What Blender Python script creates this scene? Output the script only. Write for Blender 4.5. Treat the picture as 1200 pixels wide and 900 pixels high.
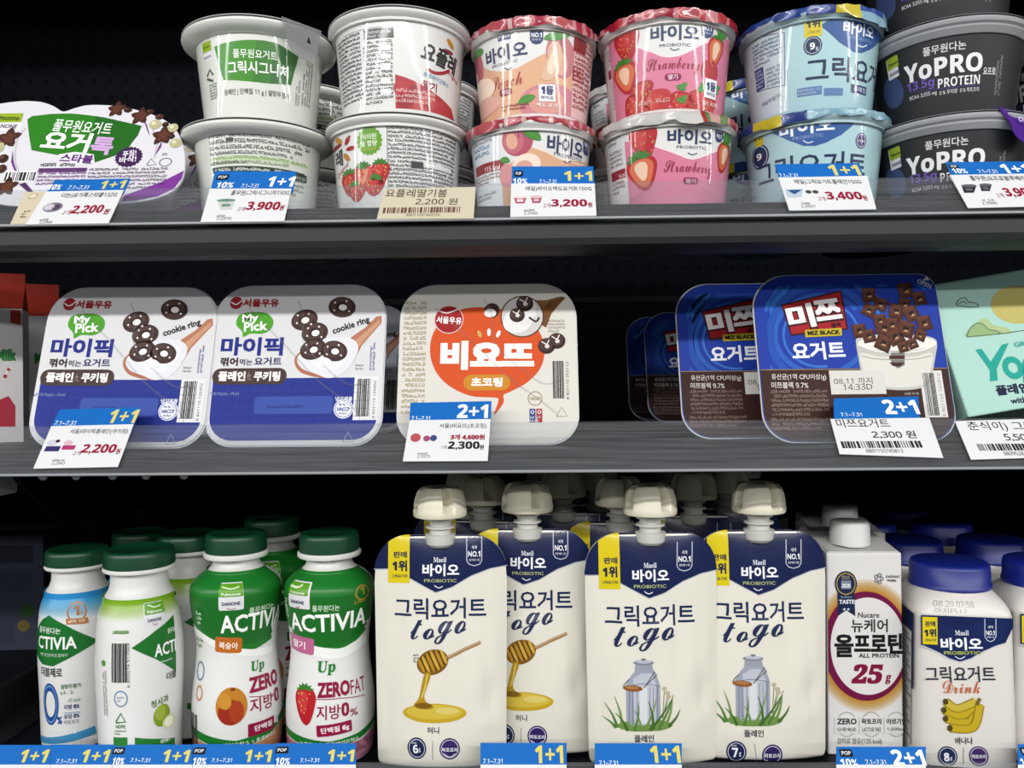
import bpy, math, random
from mathutils import Vector, Matrix, geometry
random.seed(7)
SC = bpy.context.scene
COL = SC.collection
for _o in list(bpy.data.objects):
    bpy.data.objects.remove(_o)
R = math.radians
PI = math.pi

# ------------------------------------------------------------------ camera
F_PX = 942.0
CAM = Vector((0, 0, 1.2))
YAW, ROLL = R(1.1), R(0.53)
FW = Vector((-math.sin(YAW), math.cos(YAW), 0))
RT0 = Vector((math.cos(YAW), math.sin(YAW), 0))
RT = RT0 * math.cos(ROLL) - Vector((0, 0, 1)) * math.sin(ROLL)
UP = Vector((0, 0, 1)) * math.cos(ROLL) + RT0 * math.sin(ROLL)
cam = bpy.data.cameras.new('camera')
cam.sensor_width = 36
cam.lens = 36 * F_PX / 1200
cam.clip_start = 0.01
cam_o = bpy.data.objects.new('camera', cam)
COL.objects.link(cam_o)
cam_o.matrix_world = Matrix(((RT.x, UP.x, -FW.x, CAM.x), (RT.y, UP.y, -FW.y, CAM.y), (RT.z, UP.z, -FW.z, CAM.z), (0, 0, 0, 1)))
SC.camera = cam_o

# ------------------------------------------------------------------ world, lamps, exposure
SC.view_settings.view_transform = 'Standard'
SC.view_settings.look = 'None'
SC.view_settings.gamma = 1
SC.view_settings.use_curve_mapping = False
SC.view_settings.exposure = 0.12
SC.render.film_transparent = False
W = bpy.data.worlds.new('store'); SC.world = W; W.use_nodes = True
nt = W.node_tree
tc = nt.nodes.new('ShaderNodeTexCoord'); sx = nt.nodes.new('ShaderNodeSeparateXYZ')
rp = nt.nodes.new('ShaderNodeValToRGB')
nt.links.new(tc.outputs['Generated'], sx.inputs[0])
mr = nt.nodes.new('ShaderNodeMapRange'); mr.inputs[1].default_value = -1; mr.inputs[2].default_value = 1
nt.links.new(sx.outputs['Z'], mr.inputs[0]); nt.links.new(mr.outputs[0], rp.inputs[0])
e = rp.color_ramp.elements
e[0].position = 0.30; e[0].color = (.10, .10, .11, 1)
e[1].position = 0.78; e[1].color = (.62, .64, .66, 1)
k = e.new(0.5); k.color = (.22, .22, .23, 1)
nt.links.new(rp.outputs[0], nt.nodes['Background'].inputs[0])
nt.nodes['Background'].inputs[1].default_value = 0.58

def area(name, loc, aim, sx_, sy_, power, col=(1, 1, 1)):
    l = bpy.data.lights.new(name, 'AREA'); l.shape = 'RECTANGLE'; l.size = sx_; l.size_y = sy_
    l.energy = power; l.color = col
    o = bpy.data.objects.new(name, l); COL.objects.link(o)
    o.location = loc
    o.rotation_euler = (Vector(aim) - Vector(loc)).to_track_quat('-Z', 'Y').to_euler()
    return o
# fluorescent rows of the store ceiling, running along the aisle
area('ceiling_tube_lamp', (0.0, -1.75, 2.45), (0, .55, 1.2), 24.0, .09, 305, (1, .99, .97))
area('ceiling_tube_lamp', (0.0, -4.4, 2.75), (0, .55, 1.2), 26.0, .12, 210, (1, .99, .97))

# ------------------------------------------------------------------ materials
MATS = {}
def s2l(c):
    return c / 12.92 if c <= .04045 else ((c + .055) / 1.055) ** 2.4
def hexc(h):
    c = [s2l(int(h[i:i + 2], 16) / 255) for i in (0, 2, 4)]
    k = .74 + .26 * min(1, max(0, (min(c) - .25) / .35))     # inks come out denser than bare white plastic
    return (c[0] * k, c[1] * k, c[2] * k, 1)
FIN = {  # roughness, metallic, coat, specular
    'pouch': (.24, 0, 0, .5), 'gloss': (.30, 0, .6, .35), 'film': (.30, 0, .0, .32), 'paper': (.65, 0, 0, .2), 'lid': (.5, 0, 0, .16), 'matte': (.55, 0, 0, .4),
    'metal': (.32, .9, 0, .5), 'plast': (.38, 0, 0, .5), 'dark': (.5, 0, 0, .12), 'foil': (.25, .55, 0, .5)}
def M(h, fin='gloss'):
    key = (h, fin)
    if key in MATS:
        return MATS[key]
    m = bpy.data.materials.new('%s_%s' % (fin, h)); m.use_nodes = True
    b = m.node_tree.nodes['Principled BSDF']
    ro, me, co, sp = FIN[fin]
    b.inputs['Base Color'].default_value = hexc(h)
    b.inputs['Roughness'].default_value = ro
    b.inputs['Metallic'].default_value = me
    b.inputs['Coat Weight'].default_value = co
    b.inputs['Coat Roughness'].default_value = .05
    b.inputs['Specular IOR Level'].default_value = sp
    if fin in ('metal', 'dark', 'foil', 'pouch'):
        n = m.node_tree.nodes.new('ShaderNodeTexNoise'); n.inputs['Scale'].default_value = {'foil': 160, 'pouch': 34}.get(fin, 60)
        t = m.node_tree.nodes.new('ShaderNodeTexCoord')
        mp = m.node_tree.nodes.new('ShaderNodeMapping'); mp.inputs['Scale'].default_value = (1, 1, .6) if fin in ('foil', 'pouch') else (.2, 1, 4)
        m.node_tree.links.new(t.outputs['Object'], mp.inputs[0]); m.node_tree.links.new(mp.outputs[0], n.inputs[0])
        bp = m.node_tree.nodes.new('ShaderNodeBump'); bp.inputs['Strength'].default_value = {'foil': .35, 'pouch': .30}.get(fin, .08)
        bp.inputs['Distance'].default_value = .002
        m.node_tree.links.new(n.outputs[0], bp.inputs['Height']); m.node_tree.links.new(bp.outputs[0], b.inputs['Normal'])
    MATS[key] = m
    return m
def clear_mat(name, tint, gloss, rough, streak):
    m = bpy.data.materials.new(name); m.use_nodes = True; n = m.node_tree; n.nodes.clear()
    out = n.nodes.new('ShaderNodeOutputMaterial'); mix = n.nodes.new('ShaderNodeMixShader')
    tr = n.nodes.new('ShaderNodeBsdfTransparent'); tr.inputs[0].default_value = (*tint, 1)
    gl = n.nodes.new('ShaderNodeBsdfPrincipled'); gl.inputs['Base Color'].default_value = (.36, .37, .39, 1)
    gl.inputs['Roughness'].default_value = rough
    if streak:
        t = n.nodes.new('ShaderNodeTexCoord'); mp = n.nodes.new('ShaderNodeMapping'); mp.inputs['Scale'].default_value = (2.5, 90, 90)
        no = n.nodes.new('ShaderNodeTexNoise'); no.inputs['Scale'].default_value = 6; no.inputs['Detail'].default_value = 6
        mr_ = n.nodes.new('ShaderNodeMapRange'); mr_.inputs[1].default_value = .3; mr_.inputs[2].default_value = .75
        mr_.inputs[3].default_value = gloss * .45; mr_.inputs[4].default_value = gloss * 1.7
        n.links.new(t.outputs['Object'], mp.inputs[0]); n.links.new(mp.outputs[0], no.inputs[0]); n.links.new(no.outputs[0], mr_.inputs[0])
        n.links.new(mr_.outputs[0], mix.inputs[0])
    else:
        mix.inputs[0].default_value = gloss
    n.links.new(tr.outputs[0], mix.inputs[1]); n.links.new(gl.outputs[0], mix.inputs[2]); n.links.new(mix.outputs[0], out.inputs[0])
    MATS[(name, 'clear')] = m
    return m
CLEAR_LIP = clear_mat('scuffed_clear_plastic', (.94, .955, .965), .10, .20, True)
CLEAR_FILM = clear_mat('clear_lid_film', (.9, .9, .9), .35, .2, False)
EMBOSS = clear_mat('embossed_lid_film', (.97, .97, .975), .16, .25, False)
SMOKED = clear_mat('smoked_glass', (.80, .82, .85), .05, .12, False)
def rimglass():
    return clear_mat('clear_cup_plastic', (.85, .87, .88), .45, .25, False)

# ------------------------------------------------------------------ projection helpers (measuring the photograph)
def proj(p):
    d = p - CAM
    z = d.dot(FW)
    return 600 + F_PX * d.dot(RT) / z, 450 - F_PX * d.dot(UP) / z
def at(px, py, Y):
    d = RT * ((px - 600) / F_PX) + UP * ((450 - py) / F_PX) + FW
    return CAM + d * (Y / d.y)
def xat(px, z, Y):           # world X of a photo column at height z and depth Y
    X = 0.0
    for _ in range(6):
        a = proj(Vector((X, Y, z)))[0]; b = proj(Vector((X + .001, Y, z)))[0]
        X += .001 * (px - a) / (b - a)
    return X

# ------------------------------------------------------------------ mesh part
class Part:
    def __init__(s):
        s.v = []; s.f = []; s.m = []; s.n = []; s.mats = []
    def mi(s, mat):
        if mat not in s.mats: s.mats.append(mat)
        return s.mats.index(mat)
    def add(s, verts, faces, mat):
        o = len(s.v); s.v += [tuple(v) for v in verts]
        many = isinstance(mat, list)
        for i, f in enumerate(faces):
            s.f.append([q + o for q in f]); s.m.append(s.mi(mat[i] if many else mat)); s.n.append(None)
        return s
    def art(s, a):
        for poly, mat, lift in a.polys:
            pts = []; o = len(s.v)
            nr = []
            if sum(poly[i - 1][0] * poly[i][1] - poly[i][0] * poly[i - 1][1] for i in range(len(poly))) < 0: poly = poly[::-1]
            for (u, v) in poly:
                p, n = a.pn(u, v)
                s.v.append(tuple(p + n * lift)); nr.append(n)
            s.f.append(list(range(o, o + len(poly)))); s.m.append(s.mi(mat)); s.n.append(nr)
        return s
    def build(s, name, parent=None, sharp=35, smooth=True, label=None):
        me = bpy.data.meshes.new(name)
        me.from_pydata(s.v, [], s.f)
        for m in s.mats: me.materials.append(m)
        me.polygons.foreach_set('material_index', s.m)
        if smooth:
            me.polygons.foreach_set('use_smooth', [True] * len(s.f))
            me.update()
            me.set_sharp_from_angle(angle=R(sharp))
            if any(n is not None for n in s.n):
                ln = []
                for f, n in zip(s.f, s.n):
                    ln += ([(0, 0, 0)] * len(f)) if n is None else [tuple(q) for q in n]
                me.normals_split_custom_set(ln)
        me.update()
        o = bpy.data.objects.new(name, me); COL.objects.link(o)
        if parent is not None:
            o.parent = parent.o if isinstance(parent, Thing) else parent
        if label: o['label'] = label
        return o

class Thing:
    def __init__(s, name, label, cat, loc, rot=(0, 0, 0), group=None, scale=1.0):
        s.o = bpy.data.objects.new(name, None); COL.objects.link(s.o)
        s.o.empty_display_size = .01
        s.o.location = loc; s.o.rotation_euler = rot; s.o.scale = (scale,) * 3
        s.o['label'] = label; s.o['category'] = cat
        if group: s.o['group'] = group
        from mathutils import Euler
        s.M = Matrix.LocRotScale(Vector(loc), Euler(rot), Vector((scale,) * 3))

def kids(o):
    return [c for c in COL.objects if c.parent == o]
def copy_tree(src, loc, rot=None, label=None, group=None, skip=(), scale=None):
    so = src.o if isinstance(src, Thing) else src
    r = so.copy(); COL.objects.link(r); r.location = loc
    if rot is not None: r.rotation_euler = rot
    if scale: r.scale = (scale,) * 3
    if label: r['label'] = label
    if group: r['group'] = group
    for ch in kids(so):
        if any(ch.name.startswith(q) for q in skip): continue
        c = ch.copy(); COL.objects.link(c); c.parent = r
        for g in kids(ch):
            d = g.copy(); COL.objects.link(d); d.parent = c
    return r

# ------------------------------------------------------------------ shapes
def lathe(prof, n=56, shape=None, cap0=True, cap1=False, zf=None):
    V = []; Fc = []
    for (r, z) in prof:
        for i in range(n):
            a = 2 * PI * i / n
            q = r * (shape(a, z) if shape else 1)
            V.append((q * math.sin(a), -q * math.cos(a), z + (zf(a, r, z) if zf else 0)))
    for j in range(len(prof) - 1):
        for i in range(n):
            k = (i + 1) % n
            Fc.append([j * n + i, j * n + k, (j + 1) * n + k, (j + 1) * n + i])
    if cap0: Fc.append([i for i in reversed(range(n))])
    if cap1: Fc.append([(len(prof) - 1) * n + i for i in range(n)])
    return V, Fc
def loop_prism(outline, y0, y1, taper=1.0, zc=0, cx=0):
    """closed outline in local x,z, extruded along y from y0 (front) to y1 (back), the back scaled by taper"""
    n = len(outline)
    V = [(x, y0, z) for x, z in outline] + [(cx + (x - cx) * taper, y1, zc + (z - zc) * taper) for x, z in outline]
    Fc = [list(range(n)), [n + i for i in reversed(range(n))]]
    for i in range(n):
        k = (i + 1) % n
        Fc.append([i, n + i, n + k, k])
    return V, Fc
def box(x0, x1, y0, y1, z0, z1, bev=0.0):
    if bev <= 0:
        V = [(x, y, z) for z in (z0, z1) for y in (y0, y1) for x in (x0, x1)]
        return V, [[0, 2, 3, 1], [4, 5, 7, 6], [0, 1, 5, 4], [1, 3, 7, 5], [3, 2, 6, 7], [2, 0, 4, 6]]
    import bmesh
    bm = bmesh.new()
    bmesh.ops.create_cube(bm, size=1)
    for v in bm.verts:
        v.co = Vector((x0 + (v.co.x + .5) * (x1 - x0), y0 + (v.co.y + .5) * (y1 - y0), z0 + (v.co.z + .5) * (z1 - z0)))
    bmesh.ops.bevel(bm, geom=bm.edges[:], offset=bev, segments=3, profile=.5, affect='EDGES')
    bm.verts.index_update()
    V = [tuple(v.co) for v in bm.verts]; Fc = [[v.index for v in f.verts] for f in bm.faces]
    bm.free()
    return V, Fc
def rrect(w, h, r, n=8, cx=0, cz=0, rb=None, rtr=None):
    rb = r if rb is None else rb
    rtr = rtr or r
    pts = []
    for (sx_, sz, a0, q) in ((1, -1, -90, rb), (1, 1, 0, rtr), (-1, 1, 90, r), (-1, -1, 180, rb)):
        for i in range(n + 1):
            a = R(a0 + 90 * i / n)
            pts.append((cx + sx_ * (w / 2 - q) + q * math.cos(a), cz + sz * (h / 2 - q) + q * math.sin(a)))
    return pts
def tube(path, r, n=10):
    V = []; Fc = []
    P = [Vector(p) for p in path]
    for i, p in enumerate(P):
        t = (P[min(i + 1, len(P) - 1)] - P[max(i - 1, 0)]).normalized()
        a = t.cross(Vector((0, 0, 1)) if abs(t.z) < .9 else Vector((1, 0, 0))).normalized(); b = t.cross(a)
        for q in range(n):
            V.append(p + (a * math.cos(2 * PI * q / n) + b * math.sin(2 * PI * q / n)) * r)
    for i in range(len(P) - 1):
        for q in range(n):
            k = (q + 1) % n
            Fc.append([i * n + q, i * n + k, (i + 1) * n + k, (i + 1) * n + q])
    Fc += [[q for q in reversed(range(n))], [(len(P) - 1) * n + q for q in range(n)]]
    return V, Fc
def smooth_loop(pts, k=6):
    n = len(pts); out = []
    for i in range(n):
        p0, p1, p2, p3 = (pts[(i + j - 1) % n] for j in range(4))
        for q in range(k):
            t = q / k
            out.append(tuple(.5 * (2 * p1[c] + (p2[c] - p0[c]) * t + (2 * p0[c] - 5 * p1[c] + 4 * p2[c] - p3[c]) * t * t + (3 * p1[c] - p0[c] - 3 * p2[c] + p3[c]) * t ** 3) for c in (0, 1)))
    return out
def smooth_path(pts, k=6):
    out = []
    n = len(pts)
    for i in range(n - 1):
        p0, p1, p2, p3 = pts[max(i - 1, 0)], pts[i], pts[i + 1], pts[min(i + 2, n - 1)]
        for q in range(k):
            t = q / k
            out.append(tuple(.5 * (2 * p1[c] + (p2[c] - p0[c]) * t + (2 * p0[c] - 5 * p1[c] + 4 * p2[c] - p3[c]) * t * t + (3 * p1[c] - p0[c] - 3 * p2[c] + p3[c]) * t ** 3) for c in (0, 1)))
    out.append(tuple(pts[-1]))
    return out

# ------------------------------------------------------------------ lettering
_TX = {}
_DIG_B = str.maketrans({str(i): chr(0x1D7EC + i) for i in range(10)})
_DIG_R = str.maketrans({str(i): chr(0x1D7E2 + i) for i in range(10)})
def glyphs(txt, bold=0.0):
    if any(c.isdigit() and ord(c) < 128 for c in txt):
        if bold >= .02:
            if all(not c.isalpha() for c in txt): bold *= .35
            txt = txt.translate(_DIG_B)
        else: txt = txt.translate(_DIG_R)
    key = (txt, bold)
    if key in _TX: return _TX[key]
    cu = bpy.data.curves.new('lettering', 'FONT'); cu.body = txt; cu.size = 1; cu.resolution_u = 2
    math_font = any(ord(c) >= 0x1D400 for c in txt); script = any(0x1D4D0 <= ord(c) <= 0x1D503 for c in txt)
    cu.offset = 0 if math_font else min(bold, .012)
    o = bpy.data.objects.new('lettering', cu); COL.objects.link(o)
    dg = bpy.context.evaluated_depsgraph_get()
    me = bpy.data.meshes.new_from_object(o.evaluated_get(dg))
    V = [(v.co.x, v.co.y) for v in me.vertices]; Fc = [list(p.vertices) for p in me.polygons]
    bpy.data.objects.remove(o); bpy.data.meshes.remove(me); bpy.data.curves.remove(cu)
    d = bold if math_font else bold - .012
    passes = 1
    if d > .001:
        passes = 4; V0, F0 = V, Fc; V = []; Fc = []
        for dx, dy in ((-d, -d), (d, -d), (-d, d), (d, d)):
            b = len(V); V += [(x + dx, y + dy) for x, y in V0]; Fc += [[q + b for q in f] for f in F0]
    x0 = min(p[0] for p in V); x1 = max(p[0] for p in V); y0 = min(p[1] for p in V); y1 = max(p[1] for p in V)
    V = [((x - x0) / max(x1 - x0, 1e-6) - .5, (y - y0) / max(y1 - y0, 1e-6) - .5) for x, y in V]
    _TX[key] = (V, Fc, passes)
    return _TX[key]

def clip_half(poly, ax, val, keep_hi):
    out = []
    for i in range(len(poly)):
        a, b = poly[i], poly[(i + 1) % len(poly)]
        ia = (a[ax] >= val) == keep_hi or a[ax] == val; ib = (b[ax] >= val) == keep_hi or b[ax] == val
        if ia: out.append(a)
        if ia != ib:
            t = (val - a[ax]) / (b[ax] - a[ax])
            out.append((a[0] + (b[0] - a[0]) * t, a[1] + (b[1] - a[1]) * t))
    return out
def strips(polys, ax, step):
    out = []
    for p in polys:
        lo = min(q[ax] for q in p); hi = max(q[ax] for q in p)
        if hi - lo <= step * 1.2:
            out.append(p); continue
        k = math.floor(lo / step)
        rest = p
        while len(rest) >= 3:
            c = (k + 1) * step
            a = clip_half(rest, ax, c, False)
            if len(a) >= 3: out.append(a)
            rest = clip_half(rest, ax, c, True)
            k += 1
            if c >= hi: break
    return out

class Art:
    """flat printing laid on a surface: surf(u, v) gives the point; all drawing ends in u, v metres on that surface"""
    def __init__(s, thing, surf, guess=(0, 0), step=None, fin='gloss', clip=None, ulim=1.0, stepv=None):
        s.l0 = 0; s.stepv = stepv or (step or 0) * 2.2
        s.M = thing.M; s.surf = surf; s.g = guess; s.step = step; s.fin = fin; s.polys = []; s.clip = clip; s.ulim = ulim
        s.flat = step is None
    def pn(s, u, v):
        d = 2e-4
        p = s.surf(u, v)
        n = (s.surf(u + d, v) - s.surf(u - d, v)).cross(s.surf(u, v + d) - s.surf(u, v - d))
        return p, n.normalized()
    def px(s, x, y):
        u, v = s.g
        for _ in range(14):
            a = proj(s.M @ s.surf(u, v)); d = 2e-4
            b = proj(s.M @ s.surf(u + d, v)); c = proj(s.M @ s.surf(u, v + d))
            j = ((b[0] - a[0]) / d, (c[0] - a[0]) / d, (b[1] - a[1]) / d, (c[1] - a[1]) / d)
            det = j[0] * j[3] - j[1] * j[2]
            if abs(det) < 1e-3: break
            ex, ey = x - a[0], y - a[1]
            du = (j[3] * ex - j[1] * ey) / det; dv = (-j[2] * ex + j[0] * ey) / det
            L = max(abs(du), abs(dv)); 
            if L > .02: du *= .02 / L; dv *= .02 / L
            u = max(-s.ulim, min(s.ulim, u + du)); v += dv
            if L < 1e-6: break
        return u, v
    # --- emit
    def emit(s, polys, col, l):
        mat = M(col, s.fin) if isinstance(col, str) else col
        if s.clip:
            u0, u1, v0, v1 = s.clip
            o = []
            for p in polys:
                for ax, val, hi in ((0, u0, True), (0, u1, False), (1, v0, True), (1, v1, False)):
                    if len(p) >= 3: p = clip_half(p, ax, val, hi)
                if len(p) >= 3: o.append(p)
            polys = o
        if s.step:
            polys = strips(strips(polys, 0, s.step), 1, s.stepv)
        for p in polys:
            if len(p) >= 3: s.polys.append((p, mat, l * 5e-5 + s.l0))
    def poly(s, pts, col, l=1, holes=()):
        if len(pts) == 4 and not holes:
            s.emit([pts], col, l); return
        loops = [[Vector((x, y, 0)) for x, y in lp] for lp in [pts, *holes]]
        flat = [q for lp in [pts, *holes] for q in lp]
        tri = geometry.tessellate_polygon(loops)
        s.emit([[flat[i] for i in t] for t in tri], col, l)
    def pp(s, pts, col, l=1, sm=0):           # outline measured in photo pixels
        q = [s.px(*p) for p in pts]
        s.poly(smooth_loop(q, sm) if sm else q, col, l)
    def below(s, pts, col, l=1):              # colour field under a measured edge, carried on round the cup
        q = [s.px(*p) for p in pts]; Wd = s.clip[1]
        s.poly(q + [(Wd, q[-1][1]), (Wd, -.002), (-Wd, -.002), (-Wd, q[0][1])], col, l)
    def side(s, x, y, left, col, l=1):        # panel from a measured edge round the side of the cup
        u = s.px(x, y)[0]; Wd = s.clip[1]; a, b = (-Wd, u) if left else (u, Wd)
        s.emit([[(a, s.clip[2]), (b, s.clip[2]), (b, s.clip[3]), (a, s.clip[3])]], col, l)
    # --- local frame round a measured point: unit = one photo pixel there
    def fr(s, x, y, rot=0.0):
        c = s.px(x, y); a = s.px(x + 2, y); b = s.px(x, y - 2)
        kx = math.hypot(a[0] - c[0], 0) / 2; ky = abs(b[1] - c[1]) / 2
        cr, sr = math.cos(R(rot)), math.sin(R(rot))
        def f(dx, dy):    # dx right, dy up, in px
            return (c[0] + kx * (dx * cr - dy * sr), c[1] + ky * (dx * sr + dy * cr))
        return f
    def rect(s, x0, y0, x1, y1, col, l=1, rad=0, rot=0.0):
        cx, cy = (x0 + x1) / 2, (y0 + y1) / 2
        a = s.px(x0, cy); b = s.px(x1, cy); t = s.px(cx, y0); d = s.px(cx, y1); c = s.px(cx, cy)
        w = abs(b[0] - a[0]); h = abs(t[1] - d[1])
        if rad:
            k = h / abs(y1 - y0); pts = rrect(w, h, min(rad * k, h * .499, w * .499), 4)
        else:
            pts = [(-w / 2, -h / 2), (w / 2, -h / 2), (w / 2, h / 2), (-w / 2, h / 2)]
        cr, sr = math.cos(R(rot)), math.sin(R(rot))
        s.poly([(c[0] + x * cr - y * sr, c[1] + x * sr + y * cr) for x, y in pts], col, l)
        return (c[0] - w / 2, c[1] - h / 2, c[0] + w / 2, c[1] + h / 2)
    def ell(s, x, y, rx, ry, col, l=1, rot=0.0, n=26, hole=0, star=0, amp=.08):
        f = s.fr(x, y, rot)
        pts = []
        m = n if not star else star * 4
        for i in range(m):
            a = 2 * PI * i / m
            k = 1 + (amp * math.cos(star * a) if star else 0)
            pts.append(f(rx * k * math.cos(a), ry * k * math.sin(a)))
        if hole:
            s.poly(pts, col, l, [[f(rx * hole * math.cos(2 * PI * i / n), ry * hole * math.sin(2 * PI * i / n)) for i in reversed(range(n))]])
        else:
            s.poly(pts, col, l)
    def line(s, pts, w, col, l=2, sm=0, taper=False):
        if sm: pts = smooth_path(pts, sm)
        q = [s.px(*p) for p in pts]
        f = s.fr(*pts[0]); hw = abs(f(w / 2, 0)[0] - f(0, 0)[0])
        P = []
        for i in range(len(q)):
            a = q[max(i - 1, 0)]; b = q[min(i + 1, len(q) - 1)]
            L = math.hypot(b[0] - a[0], b[1] - a[1]) or 1
            h = hw * (1 - i / (len(q) - 1) * .9) if taper else hw
            P.append(((q[i][0] - (b[1] - a[1]) / L * h, q[i][1] + (b[0] - a[0]) / L * h), (q[i][0] + (b[1] - a[1]) / L * h, q[i][1] - (b[0] - a[0]) / L * h)))
        s.emit([[P[i][0], P[i + 1][0], P[i + 1][1], P[i][1]] for i in range(len(P) - 1)], col, l)
    def t(s, txt, x0, x1, yc, h, col, dy=0, bold=0.0, shear=0.0, rot=None, l=4):
        cx = (x0 + x1) / 2
        a = s.px(x0, yc - dy / 2); b = s.px(x1, yc + dy / 2); c = s.px(cx, yc)
        p = s.px(cx, yc - h / 2); q = s.px(cx, yc + h / 2)
        H = math.hypot(p[0] - q[0], p[1] - q[1])
        if rot is None and s.flat:
            ang = math.atan2(b[1] - a[1], b[0] - a[0]); Wd = math.hypot(b[0] - a[0], b[1] - a[1])
        else:
            ang = R(rot or 0); Wd = abs(b[0] - a[0]) / max(.3, math.cos(ang))
            H = abs(p[1] - q[1])
            if not s.flat and abs(ang) < .5: c = ((a[0] + b[0]) / 2, c[1])
        s.tuv(txt, c[0], c[1], Wd, H, col, ang, bold, shear, l)
    def tuv(s, txt, u, v, w, h, col, ang=0.0, bold=0.0, shear=0.0, l=4):
        V, Fc, passes = glyphs(txt, bold)
        ca, sa = math.cos(ang), math.sin(ang)
        w -= abs(shear) * h
        P = []
        for x, y in V:
            x2 = x * w + shear * y * h; y2 = y * h
            P.append((u + x2 * ca - y2 * sa, v + x2 * sa + y2 * ca))
        q = len(Fc) // passes                      # the thickening passes lie a hair above one another
        for k in range(passes): s.emit([[P[i] for i in f] for f in Fc[k * q:(k + 1) * q]], col, l + k * .16)
    def tv(s, txt, x, y0, y1, w, col, bold=0.0, l=4):   # text running up, read from the right
        c = s.px(x, (y0 + y1) / 2); a = s.px(x, y0); b = s.px(x, y1); p = s.px(x - w / 2, (y0 + y1) / 2); q = s.px(x + w / 2, (y0 + y1) / 2)
        s.tuv(txt, c[0], c[1], abs(a[1] - b[1]), abs(p[0] - q[0]), col, PI / 2, bold, 0, l)
    def fine(s, x0, y0, x1, y1, rows, col, l=3, fill=.97, seed=1, vert=False):
        """rows of print too small to read"""
        rg = random.Random(seed)
        c = s.px((x0 + x1) / 2, (y0 + y1) / 2)
        a = s.px(x0, (y0 + y1) / 2); b = s.px(x1, (y0 + y1) / 2); t = s.px((x0 + x1) / 2, y0); d = s.px((x0 + x1) / 2, y1)
        u0, u1, v0, v1 = min(a[0], b[0]), max(a[0], b[0]), min(t[1], d[1]), max(t[1], d[1])
        if vert: u0, u1, v0, v1 = v0, v1, u0, u1
        rh = (v1 - v0) / rows; out = []
        for r in range(rows):
            vb = v0 + rh * r + rh * .17; ch = rh * .66; u = u0
            end = u1 - (0 if r else (u1 - u0) * rg.random() * .4)
            while u < end - ch * .8:
                w = ch * .82
                if rg.random() < fill:
                    th = ch * .2
                    k = rg.random()
                    out.append((u, vb + ch * rg.choice((0, .42, .8)), u + w * .62, None, th))
                    out.append((u, vb + ch * rg.choice((.1, .55, .84)), u + w * .6, None, th))
                    out.append((u + w * rg.choice((.05, .3)), vb + ch * .15, None, vb + ch * .7, th))
                    if k < .75: out.append((u + w * .74, vb, None, vb + ch, th))
                    else: out.append((u, vb + ch * .1, u + w, None, th))
                u += w * 1.12
        P = []
        for (ua, va, ub, vb, th) in out:
            if ub is None: p = [(ua, va), (ua + th, va), (ua + th, vb), (ua, vb)]
            else: p = [(ua, va), (ub, va), (ub, va + th), (ua, va + th)]
            if vert: p = [(v_, u_) for u_, v_ in p][::-1]
            P.append(p)
        s.emit(P, col, l)
    def bars(s, x0, y0, x1, y1, col='141414', back='f2f2f0', vert=False, seed=3, l=2, pad=2):
        rg = random.Random(seed)
        if back:
            s.rect(x0 - pad, y0 - pad, x1 + pad, y1 + pad, back, l)
        a = s.px(x0, (y0 + y1) / 2); b = s.px(x1, (y0 + y1) / 2); t = s.px((x0 + x1) / 2, y0); d = s.px((x0 + x1) / 2, y1)
        u0, u1, v0, v1 = min(a[0], b[0]), max(a[0], b[0]), min(t[1], d[1]), max(t[1], d[1])
        if vert: u0, u1, v0, v1 = v0, v1, u0, u1
        n = 59; st = (u1 - u0) / (95 if abs(x1 - x0) + abs(y1 - y0) > 80 and not (abs(x1 - x0) < 26) else 34); u = u0; P = []
        while u < u1 - st:
            w = st * rg.choice((1, 1, 2, 3))
            p = [(u, v0), (u + w, v0), (u + w, v1), (u, v1)]
            if vert: p = [(y, x) for x, y in p][::-1]
            P.append(p); u += w + st * rg.choice((1, 1, 2))
        s.emit(P, col, l + 1)
    # --- printed pictures
    def berry(s, x, y, w, h, rot=0, l=2, cut=False, red='c8202c', leaves=True):
        f = s.fr(x, y, rot)
        sh = [(0, -.5), (.22, -.38), (.42, -.05), (.5, .22), (.36, .42), (.1, .48), (-.1, .48), (-.36, .42), (-.5, .22), (-.42, -.05), (-.22, -.38)]
        s.poly(smooth_loop([f(a * w, b * h) for a, b in sh], 4), red, l)
        if cut:
            s.poly(smooth_loop([f(a * w * .78, b * h * .8) for a, b in sh], 4), 'f07a4c', l + 1)
            s.poly(smooth_loop([f(a * w * .42, b * h * .55 + h * .05) for a, b in sh], 4), 'f8d2b4', l + 2)
        else:
            s.poly(smooth_loop([f(a * w * .5 - w * .1, b * h * .6 + h * .08) for a, b in sh], 4), 'dd4040', l + 1)
            rg = random.Random(int(x * 7 + y))
            for i in range(16):
                a = rg.uniform(-.36, .36); b = rg.uniform(-.36, .34)
                if abs(a) > .42 + b * .5: continue
                p = [f(a * w + .5 * q, b * h + .9 * z) for q, z in ((-1, -1), (1, -1), (1, 1), (-1, 1))]
                s.poly(p, 'f0c46a', l + 2)
        for a in (-75, -45, -15, 15, 45, 75) if leaves else ():
            ca, sa = math.cos(R(90 + a)), math.sin(R(90 + a))
            b0 = (0, h * .42); tip = (ca * w * .46, h * .42 + sa * w * .32 - abs(a) / 75 * h * .04)
            nx, ny = -sa * w * .09, ca * w * .09
            mid = ((b0[0] + tip[0]) / 2, (b0[1] + tip[1]) / 2)
            s.poly([f(*b0), f(mid[0] - nx, mid[1] - ny), f(*tip), f(mid[0] + nx, mid[1] + ny)], '3c8a2a' if a % 2 else '4da03a', l + 3)
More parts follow.
